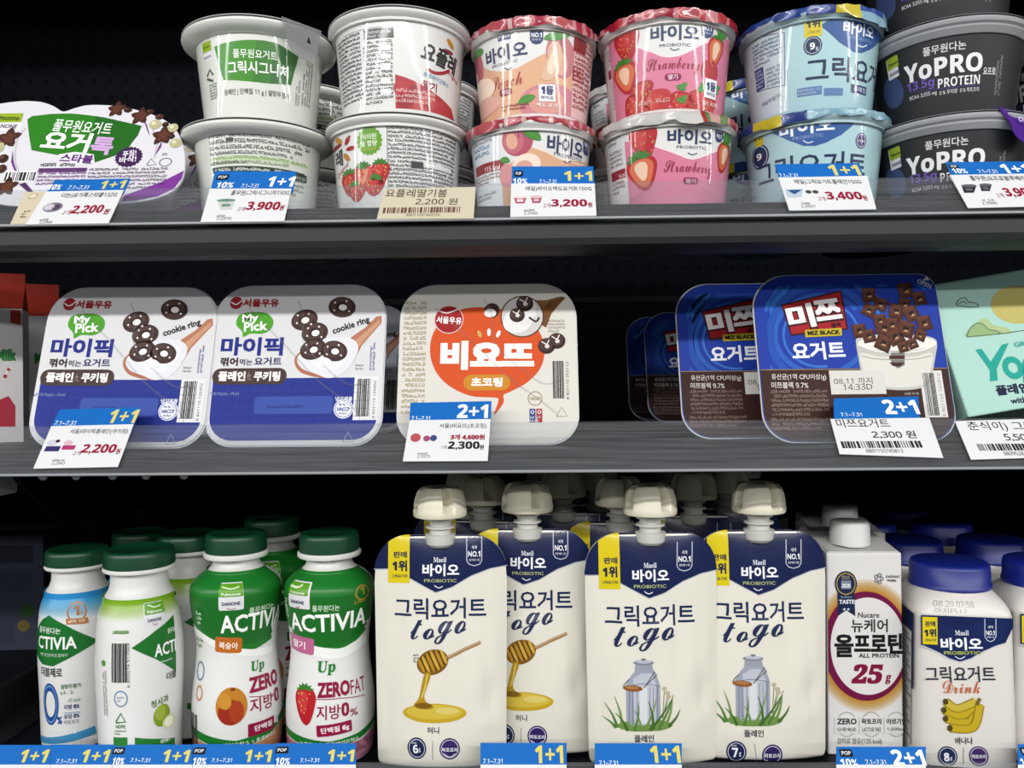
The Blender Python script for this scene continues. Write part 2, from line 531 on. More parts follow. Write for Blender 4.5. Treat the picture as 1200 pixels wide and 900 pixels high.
    def peach(s, x, y, rx, ry, l=2, c1='d86a74', c2='eda08c', rot=0):
        s.ell(x, y, rx, ry, c1, l, rot)
        s.ell(x - rx * .25, y + ry * .12, rx * .66, ry * .74, c2, l + 1, rot + 10)
        s.ell(x - rx * .34, y + ry * .1, rx * .36, ry * .5, 'f2b89c', l + 2, rot + 10)
        f = s.fr(x, y, rot)
        s.emit([[f(-.5, ry * .9), f(.9, ry * .9), f(rx * .16, ry * .1), f(rx * .1, ry * .1)]], 'a84250', l + 2)
    def leaf(s, x, y, w, h, rot=0, l=5, col='4a9a38'):
        f = s.fr(x, y, rot)
        s.poly(smooth_loop([f(-w / 2, 0), f(-w * .2, h * .4), f(w * .2, h * .42), f(w / 2, 0), f(w * .2, -h * .3), f(-w * .2, -h * .36)], 4), col, l)
        s.emit([[f(-w * .45, -.4), f(w * .45, -.2), f(w * .45, .3), f(-w * .45, .3)]], '7cc060', l + 1)
    def ring(s, x, y, rx, ry, l=3, rot=0, c='46302e', hole=.3, hc='f0ece8', dots=True):
        s.ell(x, y, rx, ry, c, l, rot)
        s.ell(x - rx * .08, y - ry * .14, rx * .8, ry * .74, '5a413d', l + 1, rot)
        s.ell(x, y, rx * (hole + .14), ry * (hole + .14), '33211f', l + 2, rot)
        s.ell(x + rx * .06, y + ry * .05, rx * hole, ry * hole, hc, l + 3, rot)
        if dots:
            for a in (40, 150, 220, 300):
                s.ell(x + rx * .66 * math.cos(R(a)), y + ry * .66 * math.sin(R(a)), 1.1, 1.1, 'f4f0ec', l + 3, n=8)
    def seal(s, x, y, r, col, edge=None, l=3):
        if edge: s.ell(x, y, r * 1.1, r * 1.1, edge, l)
        s.ell(x, y, r, r, col, l + 1)
        s.ell(x, y, r * .86, r * .86, 'e8e8ee', l + 2, hole=.95)

# ================================================================== the case
ZT, ZM, ZB = 1.315, 1.158, 0.936
def struct(name, geo, mat):
    p = Part(); p.add(*geo, mat); o = p.build(name, smooth=False); o['kind'] = 'structure'
    return o
def dots_mat():
    m = bpy.data.materials.new('perforated_dark_steel'); m.use_nodes = True; n = m.node_tree; b = n.nodes['Principled BSDF']
    t = n.nodes.new('ShaderNodeTexCoord'); mp = n.nodes.new('ShaderNodeMapping'); mp.inputs['Scale'].default_value = (1 / .022,) * 3
    fr = n.nodes.new('ShaderNodeVectorMath'); fr.operation = 'FRACTION'
    su = n.nodes.new('ShaderNodeVectorMath'); su.operation = 'SUBTRACT'; su.inputs[1].default_value = (.5, 0, .5)
    mu = n.nodes.new('ShaderNodeVectorMath'); mu.operation = 'MULTIPLY'; mu.inputs[1].default_value = (1, 0, 1)
    le = n.nodes.new('ShaderNodeVectorMath'); le.operation = 'LENGTH'
    lt = n.nodes.new('ShaderNodeMath'); lt.operation = 'LESS_THAN'; lt.inputs[1].default_value = .17
    mx = n.nodes.new('ShaderNodeMix'); mx.data_type = 'RGBA'
    mx.inputs['A'].default_value = (.0032, .004, .0065, 1); mx.inputs['B'].default_value = (.001, .001, .0015, 1)
    L = n.links.new
    L(t.outputs['Object'], mp.inputs[0]); L(mp.outputs[0], fr.inputs[0]); L(fr.outputs[0], su.inputs[0]); L(su.outputs[0], mu.inputs[0]); L(mu.outputs[0], le.inputs[0])
    L(le.outputs['Value'], lt.inputs[0]); L(lt.outputs[0], mx.inputs['Factor']); L(mx.outputs['Result'], b.inputs['Base Color'])
    b.inputs['Roughness'].default_value = .6; b.inputs['Specular IOR Level'].default_value = .04
    return m
DARK = M('0b0d12', 'dark')
struct('wall_back', box(-1.0, 1.0, 1.08, 1.10, .5, 1.80), dots_mat())
struct('wall_left', box(-1.0, -.98, .50, 1.08, .5, 1.80), DARK)
struct('wall_right', box(.98, 1.0, .50, 1.08, .5, 1.80), DARK)
struct('ceiling', box(-1.0, 1.0, .50, 1.10, 1.80, 1.82), DARK)
struct('floor', box(-4, 4, -6, 1.10, -.02, 0), M('8f8d88', 'plast'))
struct('trim_1', box(-1.0, 1.0, .53, 1.08, 0, .90), DARK)

LOWDZ = -.0015
LIPB, LIPT = (.500, -.012), (.528, .017)       # y, z of the clear strip's lower and upper edge, relative to the shelf top
SLOPE = math.atan2(LIPT[0] - LIPB[0], LIPT[1] - LIPB[1])
def shelf(z, label, rail0, rail1, glass):
    t = Thing('display_shelf', label, 'shelf', (0, .5, z))
    p = Part(); p.add(*box(-.978, .978, .0185, .575, -.007, 0), SMOKED if glass else M('15181f', 'dark')); p.build('shelf_deck', t, smooth=False)
    # folded steel front rail: sloping face under the strip, upright face, short return underneath
    pr = [(.0045, max(-.0135, rail0 + .0015) + (LOWDZ if z == ZB else 0)), (.003, rail0), (.004, rail1), (.012, rail1 - .003), (.030, rail1 - .003), (.030, rail1 + .001), (.018, rail1 + .003), (.020, -.003), (.022, -.0005), (.0165, -.0005)]
    n = len(pr); V = [(x, y, q) for x in (-.978, .978) for y, q in pr]
    Fc = [[i, (i + 1) % n, n + (i + 1) % n, n + i] for i in range(n)] + [list(reversed(range(n))), list(range(n, 2 * n))]
    p = Part(); p.add(V, Fc, M('17191c', 'matte')); p.build('front_rail', t, smooth=False)
    # clear ticket strip
    y0, z0 = LIPB; y1, z1 = LIPT; y0 -= .5; y1 -= .5
    if z == ZB: z0 += LOWDZ; z1 += LOWDZ
    nx, nz = -math.cos(SLOPE) * .0012, math.sin(SLOPE) * .0012
    q = [(y0, z0), (y1, z1), (y1 - nx, z1 - nz), (y0 - nx, z0 - nz)]
    V = [(x, a, b) for x in (-.978, .978) for a, b in q]
    Fc = [[0, 1, 5, 4], [1, 2, 6, 5], [2, 3, 7, 6], [3, 0, 4, 7], [3, 2, 1, 0], [4, 5, 6, 7]]
    t2 = Thing('ticket_strip', label.split(' carrying')[0].replace('smoked ', '').replace('dark ', '') + ': clear sloping plastic ticket strip along its front edge', 'ticket strip', (0, .5, z), group='clear ticket strips')
    p = Part(); p.add(V, Fc, CLEAR_LIP); p.build('clear_channel', t2, smooth=False)
    p = Part(); p.add(*box(-.978, .978, y0 - .0012, y0 + .0014, z0 - .0012, z0 + .0004, .0003), M('9a9ea2', 'plast')); p.build('lower_edge', t2)
    return t
top = shelf(ZT, 'upper smoked shelf carrying the stacked round yogurt cups', -.024, -.028, True)
mid = shelf(ZM, 'middle dark shelf carrying the square yogurt trays', -.0122, -.0120, False)
bot = shelf(ZB, 'lowest dark shelf carrying the bottles and spouted pouches', -.026, -.030, False)
# bracket and rivets under the middle shelf
p = Part()
x = -.352
V = [(x, .035, -.008), (x, .50, -.008), (x, .50, -.075), (x, .10, -.062), (x, .045, -.022)]
p.add(V + [(a + .004, b, c) for a, b, c in V], [[0, 1, 2, 3, 4], [9, 8, 7, 6, 5]] + [[i, 5 + i, 5 + (i + 1) % 5, (i + 1) % 5] for i in range(5)], M('23262c', 'metal'))
p.build('side_bracket', mid, smooth=False)
p = Part(); p.add(*box(-.43, -.353, .013, .05, -.030, -.0151, .002), M('8d9096', 'plast')); p.build('bracket_end_cap', mid)
for i, xx in enumerate((-.318, -.296, -.272, -.25, -.225)):
    p = Part(); p.add(*[[(v[0] + xx, v[1] + .021, v[2] - .0150) for v in lathe([(.0001, -.0035), (.002, -.003), (.0032, -.0012), (.0036, 0)], 14)[0]], lathe([(.0001, -.0035), (.002, -.003), (.0032, -.0012), (.0036, 0)], 14)[1]], M('9a9da2', 'metal')); p.build('rivet', mid)

# ================================================================== cups
def rev(prof, shape=None):
    R0 = max(r for r, z in prof)
    def s(u, v):
        a = u / R0
        r = prof[-1][0] if v >= prof[-1][1] else prof[0][0]
        for (r0, z0), (r1, z1) in zip(prof, prof[1:]):
            if z0 <= v <= z1 and z1 > z0:
                r = r0 + (r1 - r0) * (v - z0) / (z1 - z0); break
        if shape: r *= shape(a, v)
        return Vector((r * math.sin(a), -r * math.cos(a), v))
    return s, R0
class Cup:
    pass
def make_cup(name, label, px, Y, z, Rr, Rt, Rb, H, body, rim, art=None, group=None, rz=0, lid='film', lidcols=None, bodyfin='gloss', rimtype='flare', seed=1, tab=None):
    X = xat(px, z + H * .5, Y)
    t = Thing(name, label, 'yogurt', (X, Y, z), (0, 0, rz), group)
    prof = [(Rb, .004), (Rb + (Rt - Rb) * .5, H * .48), (Rt, H - .008)]
    surf, R0 = rev(prof)
    p = Part()
    p.add(*lathe([(.001, .0022), (Rb * .82, .0022), (Rb * .86, 0), (Rb - .0025, 0), (Rb - .0006, .0012), (Rb, .004)] + prof[1:], 72), M(body, bodyfin))
    if art:
        a = Art(t, surf, (0, H * .5), .0032, bodyfin, clip=(-R0 * 1.75, R0 * 1.75, .0045, H - .0085), ulim=R0 * 1.3)
        art(a); p.art(a)
    p.build('cup_body', t)
    p = Part()
    if rimtype == 'flare':
        pr = [(Rt - .0004, H - .0085), (Rt + .0022, H - .0082), (Rr - .0035, H - .0062), (Rr - .0008, H - .0046), (Rr, H - .003), (Rr - .0004, H - .0012), (Rr - .002, H - .0004), (Rt - .003, H - .0003), (Rt - .003, H - .004)]
    else:   # tall rolled collar
        pr = [(Rt - .0004, H - .0105), (Rt + .0010, H - .0105), (Rt + .004, H - .0068), (Rr - .0024, H - .0052), (Rr - .0005, H - .004), (Rr, H - .0024), (Rr - .0008, H - .0006), (Rr - .003, H), (Rt - .003, H - .0003), (Rt - .003, H - .004)]
    p.add(*lathe(pr, 72, cap0=False), M(rim, bodyfin if rimtype == 'flare' else 'plast'))
    p.build('rim', t)
    rg = random.Random(seed)
    p = Part()
    if lid == 'film':
        p.add(*lathe([(.001, H + .0006), (Rt - .004, H + .0004), (Rr - .0005, H + .0006), (Rr - .0002, H + .0001)], 72, cap0=True), M(lidcols or 'c9cbc9', 'film'))
        p.build('lid', t)
    else:   # crimped foil lid with a ragged skirt
        n = 96
        ph = [rg.uniform(0, 6.28) for _ in range(5)]
        def hem(a): return .0048 + .0014 * math.sin(2 * a + ph[0]) + .0009 * math.sin(5 * a + ph[1]) + .0006 * math.sin(13 * a + ph[2]) + (lid[1] * max(0, math.cos((a - lid[2]) * 1.4)) ** 6 if abs((a - lid[2] + PI) % (2 * PI) - PI) < 1.1 else 0)
        def out(a): return .0009 + .0004 * math.sin(17 * a + ph[3]) + .0003 * math.sin(41 * a + ph[4]) + lid[3] * (max(0, math.cos((a - lid[2]) * 1.4)) ** 6 if abs((a - lid[2] + PI) % (2 * PI) - PI) < 1.1 else 0)
        rows = []
        for j in range(7):
            row = []
            for i in range(n):
                a = 2 * PI * i / n
                jit = .0005 * math.sin(29 * a + ph[2]) + .0004 * math.sin(13 * a + ph[1])
                if j == 0: r, q = .001, H + .0008
                elif j == 1: r, q = Rr * .85, H + .0009
                elif j == 2: r, q = Rr - .0006, H + .0012 + jit * .4
                elif j == 3: r, q = Rr + .0006 + out(a) * .2, H + .0004 + jit
                elif j == 4: r, q = Rr + out(a) * .55, H - hem(a) * .35
                elif j == 5: r, q = Rr - .0002 + out(a) * .8 + jit, H - hem(a) * .7
                else: r, q = Rr - .0008 + out(a) + jit * 1.5, H - hem(a)
                row.append((r * math.sin(a), -r * math.cos(a), q))
            rows += row
        Fc = []; ml = []
        for j in range(6):
            for i in range(n):
                k = (i + 1) % n
                Fc.append([j * n + i, j * n + k, (j + 1) * n + k, (j + 1) * n + i][::-1])
                ml.append(lidcols((i + .5) / n * 2 * PI, j))
        p.add(rows, Fc, ml)
        p.build('foil_lid', t, sharp=50)
    if tab:
        tab(t, H, Rr)
    c = Cup(); c.t = t; c.H = H; c.X = X; c.Y = Y; c.z = z
    return c

# ---- plain white cup with green badge
def art_green_upper(a):
    a.pp([(251, 55), (259, 51.5), (275, 48), (292, 46.5), (310, 47.5), (325, 51), (350, 67), (345, 84), (341, 100), (325, 98.5), (310, 97.5), (285, 95), (262, 94), (256, 74)], '3f9a18', 1)
    a.pp([(322, 50), (325, 51), (350, 67), (345, 84), (341, 100), (325, 98.5), (316, 98)], '2b7426', 2)
    a.pp([(300, 47), (322, 50), (316, 98), (296, 96)], '36881e', 2)
    a.t('풀무원요거트', 273, 325, 63, 10.5, 'eef4ea', bold=.012)
    a.t('그릭시그니처', 267, 338, 79.5, 15, 'f6faf4', bold=.022)
    a.t('플레인 | 단백질 11 g | 설탕무첨가', 263, 339, 108, 8, '3c4a36', bold=.010)
    a.rect(237, 49, 247, 61, 'a8c82a', 2); a.rect(238, 62, 248.5, 72, 'e6e4e8', 2)
    a.t('Pulmuone', 238, 246, 55, 3, '2e4a18'); a.t('DANONE', 239, 248, 67, 3, '343a70')
    a.line([(243, 90), (246, 82), (250, 88)], 1.4, '5a6a58', 3); a.line([(243, 93), (250, 95)], 1.4, '5a6a58', 3)
    a.fine(246, 97, 255, 117, 6, '7a8478', seed=4)
    a.fine(346, 92, 352, 124, 2, '8a9088', seed=5, vert=True)
    a.fine(354, 70, 366, 126, 4, '8a9088', seed=6, vert=True)
def art_green_lower(a):
    a.fine(245, 155, 365, 176, 3, '59605a', seed=8)
    a.rect(264.5, 161, 273, 165.5, '4c584c', 2)
    a.fine(246, 176, 363, 182, 1, '59605a', seed=9)
    a.rect(248, 183, 362, 188, 'cfe2b8', 2); a.fine(247, 182, 361, 193, 2, '8aa86a', seed=10)
    a.fine(247, 187, 300, 192.5, 1, '59605a', seed=11)
    a.rect(250, 195, 358, 202, '2d4634', 2); a.rect(250, 202, 358, 228, 'dfe6dc', 2); a.fine(252, 196, 350, 201, 1, 'dfe6dc', seed=12)
    a.fine(250, 203, 358, 226, 4, '59605a', seed=13)
    a.rect(344, 204, 360, 213, '2d4634', 3); a.t('kcal', 346, 358, 208.5, 5, 'e8ece8')
    a.t('kcal', 346, 358, 208.5, 5, 'e8ece8')
def clear_tab(t, H, Rr):
    a0 = R(48); p = Part()
    c, s_ = math.cos(a0), math.sin(a0)
    V = []; n = 22
    out = [(-.013, -.002)] + [(.013 * math.cos(R(200 + 320 * i / n)), -.018 + -.013 * 0 + .013 * math.sin(R(200 + 320 * i / n))) for i in range(n + 1)] + [(.013, -.002)]
    out = [(-.016, 0), (-.0125, -.012)] + [(.0125 * math.cos(R(180 + 180 * i / n)), -.014 + .0125 * math.sin(R(180 + 180 * i / n))) for i in range(n + 1)] + [(.0125, -.012), (.016, 0)]
    for dy in (0, .0006):
        for (w, h) in out:
            r = Rr + .0005 + dy + .10 * -h * .6; q = H + .0004 + h * .95
            V.append((r * s_ + w * c, -r * c + w * s_, q))
    m = len(out)
    p.add(V, [list(reversed(range(m))), list(range(m, 2 * m))] + [[i, (i + 1) % m, m + (i + 1) % m, m + i] for i in range(m)], clear_mat('clear_tab_film', (.86, .87, .86), .34, .25, False))
    # printed arrow
    r = Rr + .0018 + .0075
    q = H - .014
    p.add([(r * s_ - .002 * c, -r * c - .002 * s_, q - .002), (r * s_ + .002 * c, -r * c + .002 * s_, q - .002), (r * s_ - .0002 * s_, -r * c, q + .003)], [[0, 1, 2]], M('2a2c2a', 'film'))
    p.build('lid_tab', t)
HC = .069
HB = .0718
gA = 'yogurt cups stacked in pairs on the upper shelf'
c1 = make_cup('yogurt_cup', 'white yogurt cup with green script panel and clear pull tab, upper of its stack', 306, .60, ZT + HC + .0012, .0555, .0455, .0395, HC, 'd9dcd4', 'dcdfd8', art_green_upper, gA, tab=clear_tab)
c1b = make_cup('yogurt_cup', 'white yogurt cup turned to its rows of small print, lower cup under the green-panel one', 304, .60, ZT, .0550, .0455, .0395, HC, 'd9dcd4', 'dcdfd8', art_green_lower, gA)

# ---- strawberry cup, white with red wave
def petals(a, x, y, k=1.0, rot=0):
    for dx, dy, ang, c in ((-6, 8, 125, 'd89a28'), (5, 9, 60, 'b01e30'), (-9, -1, 185, '9c1c30'), (9, -1, 0, 'b01e30'), (4, -12, -60, 'd08a28')):
        a.ell(x + dx * k, y - dy * k, 6.2 * k, 2.9 * k, c, 3, rot=ang + rot)
def art_wave_upper(a):
    a.fine(399, 40, 425, 122, 16, '343436', seed=21); a.fine(427, 46, 461, 122, 15, '343436', seed=22)
    a.rect(398.5, 33, 463, 34, 'aaaaaa', 2); a.rect(425.5, 33, 460.5, 45, '4e5054', 2); a.fine(427, 35, 459, 44, 2, 'c8c8c8', seed=23)
    for y, h in ((52, 7), (63, 6), (74, 8), (92, 6), (104, 7)): a.rect(446, y, 458, y + h, 'e4e4e4', 4)
    a.fine(402, 83, 424, 89, 1, 'dcdcdc', seed=24)
    q = [a.px(*b) for b in ((463, 87), (476, 91), (490, 97), (506, 107), (520, 118), (529, 128))]
    a.poly(q + [(.06, q[-1][1] - .006), (.06, 0), (q[0][0], 0)], 'c42c3e', 2)
    for i, (x, y, r) in enumerate(((470, 103, 9), (487, 109, 10), (503, 120, 9), (519, 129, 9), (475, 118, 10), (494, 125, 9))):
        a.ell(x, y, r, r, ('c83844', 'a82030', 'd04a4a')[i % 3], 3)
    a.fine(464, 104, 512, 122, 3, 'e8b8b4', seed=25)
    a.t('요플레', 493, 535, 67, 23, '1c1c20', bold=.03, rot=-6, shear=.12)
    petals(a, 534, 60, 1.0)
    a.line([(500, 80), (508, 85), (518, 86), (527, 83)], 3.4, 'b01e30', 3, 5)
    a.t('프로바이오틱스', 496, 526, 93, 6, '3a8ac0', bold=.012, rot=-8)
    a.t('Original', 523, 537, 91, 7, 'b8283a', rot=-14)
    a.t('딸기', 496, 512, 101, 11, 'a81e34', bold=.03, rot=-4)
    a.berry(535, 112, 12, 22, 0, 3)
def art_wave_lower(a):
    a.t('08.07 18G43', 421, 461, 136.5, 8, '8a8a8a', shear=.05)
    a.ell(432.5, 165, 14.6, 16.5, '6fae20', 3, star=18, amp=.06)
    a.t('식이린', 424, 441, 160, 7, 'f0f4e4', bold=.012); a.t('딸 함량', 423, 442, 168, 7, 'f0f4e4', bold=.012); a.t('딸기농축액', 426, 440, 174.5, 3, 'e8e060')
    petals(a, 402.5, 173, .95)
    a.t('레', 394, 402, 186, 20, '24242a', bold=.03, rot=0)
    a.t('Original', 396, 409, 200, 8, 'b8283a', rot=22)
    for x, y, w, h in ((410, 216, 22, 30), (446, 203, 22, 28), (438, 219, 26, 22), (418, 226, 22, 22)): a.berry(x, y, w, h, 0, 3)
    a.ell(440, 210, 9, 6, '3a2418', 3)
    a.berry(426, 206, 21, 27, 0, 7, red='e05a54'); a.berry(426, 206, 12, 20, 0, 12, red='ef9a8c')
    a.fine(455, 150, 534, 222, 15, '38383a', seed=31); a.rect(453.6, 147, 454.6, 224, '9a9a9a', 2); a.rect(454, 147, 536, 148, '9a9a9a', 2)
    a.rect(482, 190, 497, 197.5, '3c3c40', 4); a.rect(499, 194, 530, 199.5, 'e0e0e0', 4)
c2 = make_cup('yogurt_cup', 'white strawberry yogurt cup with dense grey print and red wave, upper of its stack', 469.5, .60, ZT + HB + .0012, .0528, .0475, .0425, HB, 'dcdcda', 'd6d6d4', art_wave_upper, gA)
c2b = make_cup('yogurt_cup', 'white strawberry yogurt cup with a round green seal, lower of its stack', 466, .60, ZT, .0528, .0475, .0425, HB, 'dcdcda', 'd6d6d4', art_wave_lower, gA)

# ---- peach
def shield(a, x0, y0, x1, y1, col='2a3c78', txt='NO.1', edge=None, l=3):
    cx = (x0 + x1) / 2
    if edge:
        pts = [(x0, y0), (x0, y1 - 6), (x0 + 2.5, y1 - 2), (cx, y1), (x1 - 2.5, y1 - 2), (x1, y1 - 6), (x1, y0)]
        a.line(pts, 1.0, edge, l)
    else:
        a.pp([(x0, y0), (x1, y0), (x1, y1 - 5), (cx + (x1 - x0) * .3, y1 - 1), (cx, y1), (cx - (x1 - x0) * .3, y1 - 1), (x0, y1 - 5)], col, l)
    a.t(txt, x0 + 1.6, x1 - 1.6, (y0 + y1) / 2 + 3, (y1 - y0) * .2, 'eef0f6', bold=.02)
    a.t('세계', cx - 3, cx + 3, (y0 + y1) / 2 - (y1 - y0) * .14, (y1 - y0) * .13, 'eef0f6')
    a.t('판매1위', x0 + 2.5, x1 - 2.5, (y0 + y1) / 2 + (y1 - y0) * .3, (y1 - y0) * .09, 'dfe2ee')
NAVY = '26386a'
def art_peach_upper(a):
    a.below([(563, 77), (575, 83), (590, 84), (606, 80), (622, 71), (640, 62), (660, 56), (686, 53)], 'f2bc96', 1)
    a.line([(556, 75), (575, 83), (590, 84), (606, 80), (622, 71), (640, 62), (668, 54)], 1.2, 'f0d8c4', 2, 4)
    a.ell(648, 122, 38, 24, 'e0909a', 2); a.ell(640, 118, 22, 16, 'eaa89a', 3)
    a.peach(658, 66, 17, 26, 3, 'd8868c', 'ecb4a0', 8); a.pp([(652, 48), (645, 60), (638, 78), (634, 92), (644, 94), (654, 86), (658, 70), (656, 54)], 'ecc4a4', 6, 3); a.pp([(651, 54), (646, 64), (641, 80), (645, 88), (651, 78), (653, 64)], 'f4dcc0', 7, 3)
    a.leaf(654, 42, 34, 13, 18, 8); a.leaf(617, 117, 22, 12, 20, 8)
    a.peach(559, 86, 11, 26, 3, 'cf6a78', 'e8a49a'); a.ell(563, 112, 11, 18, 'f4dcc6', 6); a.ell(568, 128, 14, 12, 'ecb8a8', 7); a.leaf(560, 64, 14, 12, -40, 8)
    a.t('Maeil', 584.5, 597, 42.5, 5, 'e6e8f0', l=5); a.rect(583, 38, 598, 47, '2f4580', 3)
    a.t('바이오', 569, 618, 61, 19, '2b3a66', bold=.03, rot=2)
    a.t('PROBIOTIC', 577, 607, 74, 3.6, '4a5578', rot=2)
    a.line([(591, 79.5), (595, 81.5), (600, 79)], 1, '2b3a66', 4, 4)
    shield(a, 621, 24, 636.5, 52)
    a.t('𝓟𝓮𝓪𝓬𝓱', 575, 612, 94.5, 16, 'b8382c', rot=3)
    a.rect(585, 103.5, 600, 112.5, '9c2838', 3, rad=4, rot=2); a.t('백도', 589, 597, 108, 5.4, 'f0e0dc', bold=.012)
    a.rect(631.5, 99, 651, 119, 'eeeef2', 9, rot=2); a.t('1등', 634, 648.5, 106, 10.5, '22366e', bold=.05, l=11); a.t('바이오', 634, 648.5, 114.5, 4.5, '22366e', bold=.02, l=11)
    a.fine(588, 121, 622, 129, 2, 'a04040', l=9, seed=41); a.t('백도 요거트', 629, 658, 123.5, 5.4, 'f6eeee', bold=.014, l=11)
    a.side(671, 90, False, 'e8c4c4', 6); a.rect(673, 46, 687, 63, 'a0343c', 7); a.fine(672, 48, 691, 132, 13, 'a8454a', l=9, seed=42); a.rect(671.5, 79, 684, 97, 'a83a40', 8); a.fine(672, 80, 684, 96, 3, 'f0d0d0', l=9, seed=43)
def art_peach_lower(a):
    a.side(587, 195, True, 'dce0e4', 2)
    a.fine(555, 152, 586, 168, 3, '7a8088', seed=44); a.fine(556, 169, 580, 184, 2, '4f98c4', seed=45)
    a.rect(554, 191, 587, 203, 'a02e38', 3); a.t('115 kcal', 568, 586, 197, 6, 'f4e4e2', bold=.012); a.fine(556, 204, 586, 216, 3, '8a5a4a', seed=46); a.fine(556, 226, 582, 236, 2, '808088', seed=47)
    a.below([(588, 197), (608, 186), (624, 172), (640, 178), (660, 188), (690, 195)], 'f2bc96', 1)
    a.line([(622, 172), (640, 178), (660, 188), (694, 196)], 1.2, 'f2dcc8', 2, 4)
    a.peach(606, 164, 18.5, 19, 3, 'c85a74', 'd9788a'); a.leaf(623, 157, 26, 15, -32, 8)
    a.ell(617, 193, 17, 13, 'f2dccc', 5, 12); a.ell(614, 196, 10, 8, 'e8b0a0', 6, 12); a.leaf(592, 188, 12, 9, -20, 8); a.ell(594, 206, 9, 14, 'e29ca0', 5); a.ell(652, 222, 26, 20, 'e29ca0', 4)
    a.rect(660, 149.5, 673, 158, '2f4580', 3); a.t('Maeil', 661.5, 672, 154, 4.5, 'e6e8f0')
    a.t('바이오', 641, 683, 171, 21, '2b3a66', bold=.03, rot=-2)
    a.t('PROBIOTIC', 649, 682, 183.5, 4, '4a5578', rot=-2)
    a.line([(660, 188.5), (664.5, 191), (669, 189)], 1, '2b3a66', 4, 4)
    shield(a, 683, 154, 694, 183)
def pk_cols(a, j):
    if j < 2: return M('c8485c', 'foil')
    q = math.sin(7 * a) + math.sin(13 * a + 1.3)
    return M(('b8384e', 'd8909a', 'd4b0b0', 'c04a52')[int(q * 1.4 + 3) % 4] , 'gloss')
c3 = make_cup('yogurt_cup', 'peach yogurt cup with pink foil lid and white brand panel, upper of its stack', 625.5, .60, ZT + .0695, .0470, .0442, .0385, .068, 'dededc', 'd8d8d6', art_peach_upper, gA, lid=('foil', .002, R(50), .002), lidcols=pk_cols, seed=3)
c3b = make_cup('yogurt_cup', 'peach yogurt cup showing a whole pink peach and green leaf, lower of its stack', 622, .60, ZT, .0478, .0442, .0385, .068, 'dededc', 'd8d8d6', art_peach_lower, gA, lid=('foil', .002, R(-40), .002), lidcols=pk_cols, seed=5)

# ---- strawberry
def art_straw_upper(a):
    a.below([(718, 41), (735, 50), (750, 56), (765, 61), (776, 65.5), (788, 66), (803, 62), (820, 53), (838, 45), (846, 41)], 'f08cac', 1)
    a.line([(735, 50), (750, 56), (765, 61), (776, 65.5), (788, 66), (803, 62), (820, 53), (842, 44)], 1.6, 'f4dce2', 2, 4)
    a.side(718, 95, True, 'dcd4d4', 5); a.rect(709, 84, 719, 95, 'a02848', 6); a.fine(708, 97, 720, 135, 7, 'c07a70', l=7, seed=51); a.fine(707, 60, 717, 82, 4, '909098', l=7, seed=52)
    for i, (x, y, w, h) in enumerate(((745, 128, 34, 34), (770, 122, 36, 36), (800, 124, 34, 34), (826, 120, 34, 34), (784, 138, 40, 24), (812, 138, 40, 24), (752, 108, 30, 26))): a.berry(x, y, w, h, (i * 37) % 60 - 30, 3, red=('c0242e', 'd03a3a')[i % 2], leaves=False)
    for x, y in ((798, 103), (822, 104), (798, 118), (836, 106)): a.leaf(x, y, 12, 8, (x * 7) % 90 - 30, 8); a.leaf(x + 3, y - 2, 12, 7, (x * 7) % 90 + 40, 8)
    a.berry(734, 53, 31, 42, 4, 4); a.berry(733, 92, 29, 40, 8, 9, cut=True)
    a.berry(838, 62, 18, 42, -8, 4, cut=True); a.leaf(846, 40, 10, 20, 0, 9); a.ell(832, 84, 10, 14, 'c8303a', 5)
    a.t('Maeil', 784, 799, 20.5, 4, '3a4a80')
    a.t('바이오', 762, 819, 38, 18, '34456e', bold=.03)
    a.t('PROBIOTIC', 773, 809, 52.5, 3.6, '4a5578')
    a.line([(785, 56.5), (790, 59), (796, 57)], 1, '2b3a66', 4, 4)
    shield(a, 822, 15, 835.5, 45)
    a.t('𝓢𝓽𝓻𝓪𝔀𝓫𝓮𝓻𝓻𝔂', 757, 820, 77, 20, 'a01c3c', l=6)
    a.rect(779, 86, 798.5, 94.5, 'a02060', 4, rad=4); a.t('딸기', 783, 794, 90, 6, 'f4dce6', bold=.014)
    a.rect(825.5, 93, 839, 116, 'f0f0f4', 13); a.t('1등', 827, 837.5, 102, 11, '22366e', bold=.05, l=15); a.t('바이오', 827.5, 837, 111, 4.5, '22366e', bold=.02, l=15); a.t('딸기 요거트', 822, 840, 122, 5, 'f6e8e8', bold=.014, l=15)
    a.fine(745, 114, 800, 122, 1, 'e8a8a8', l=13, seed=53)
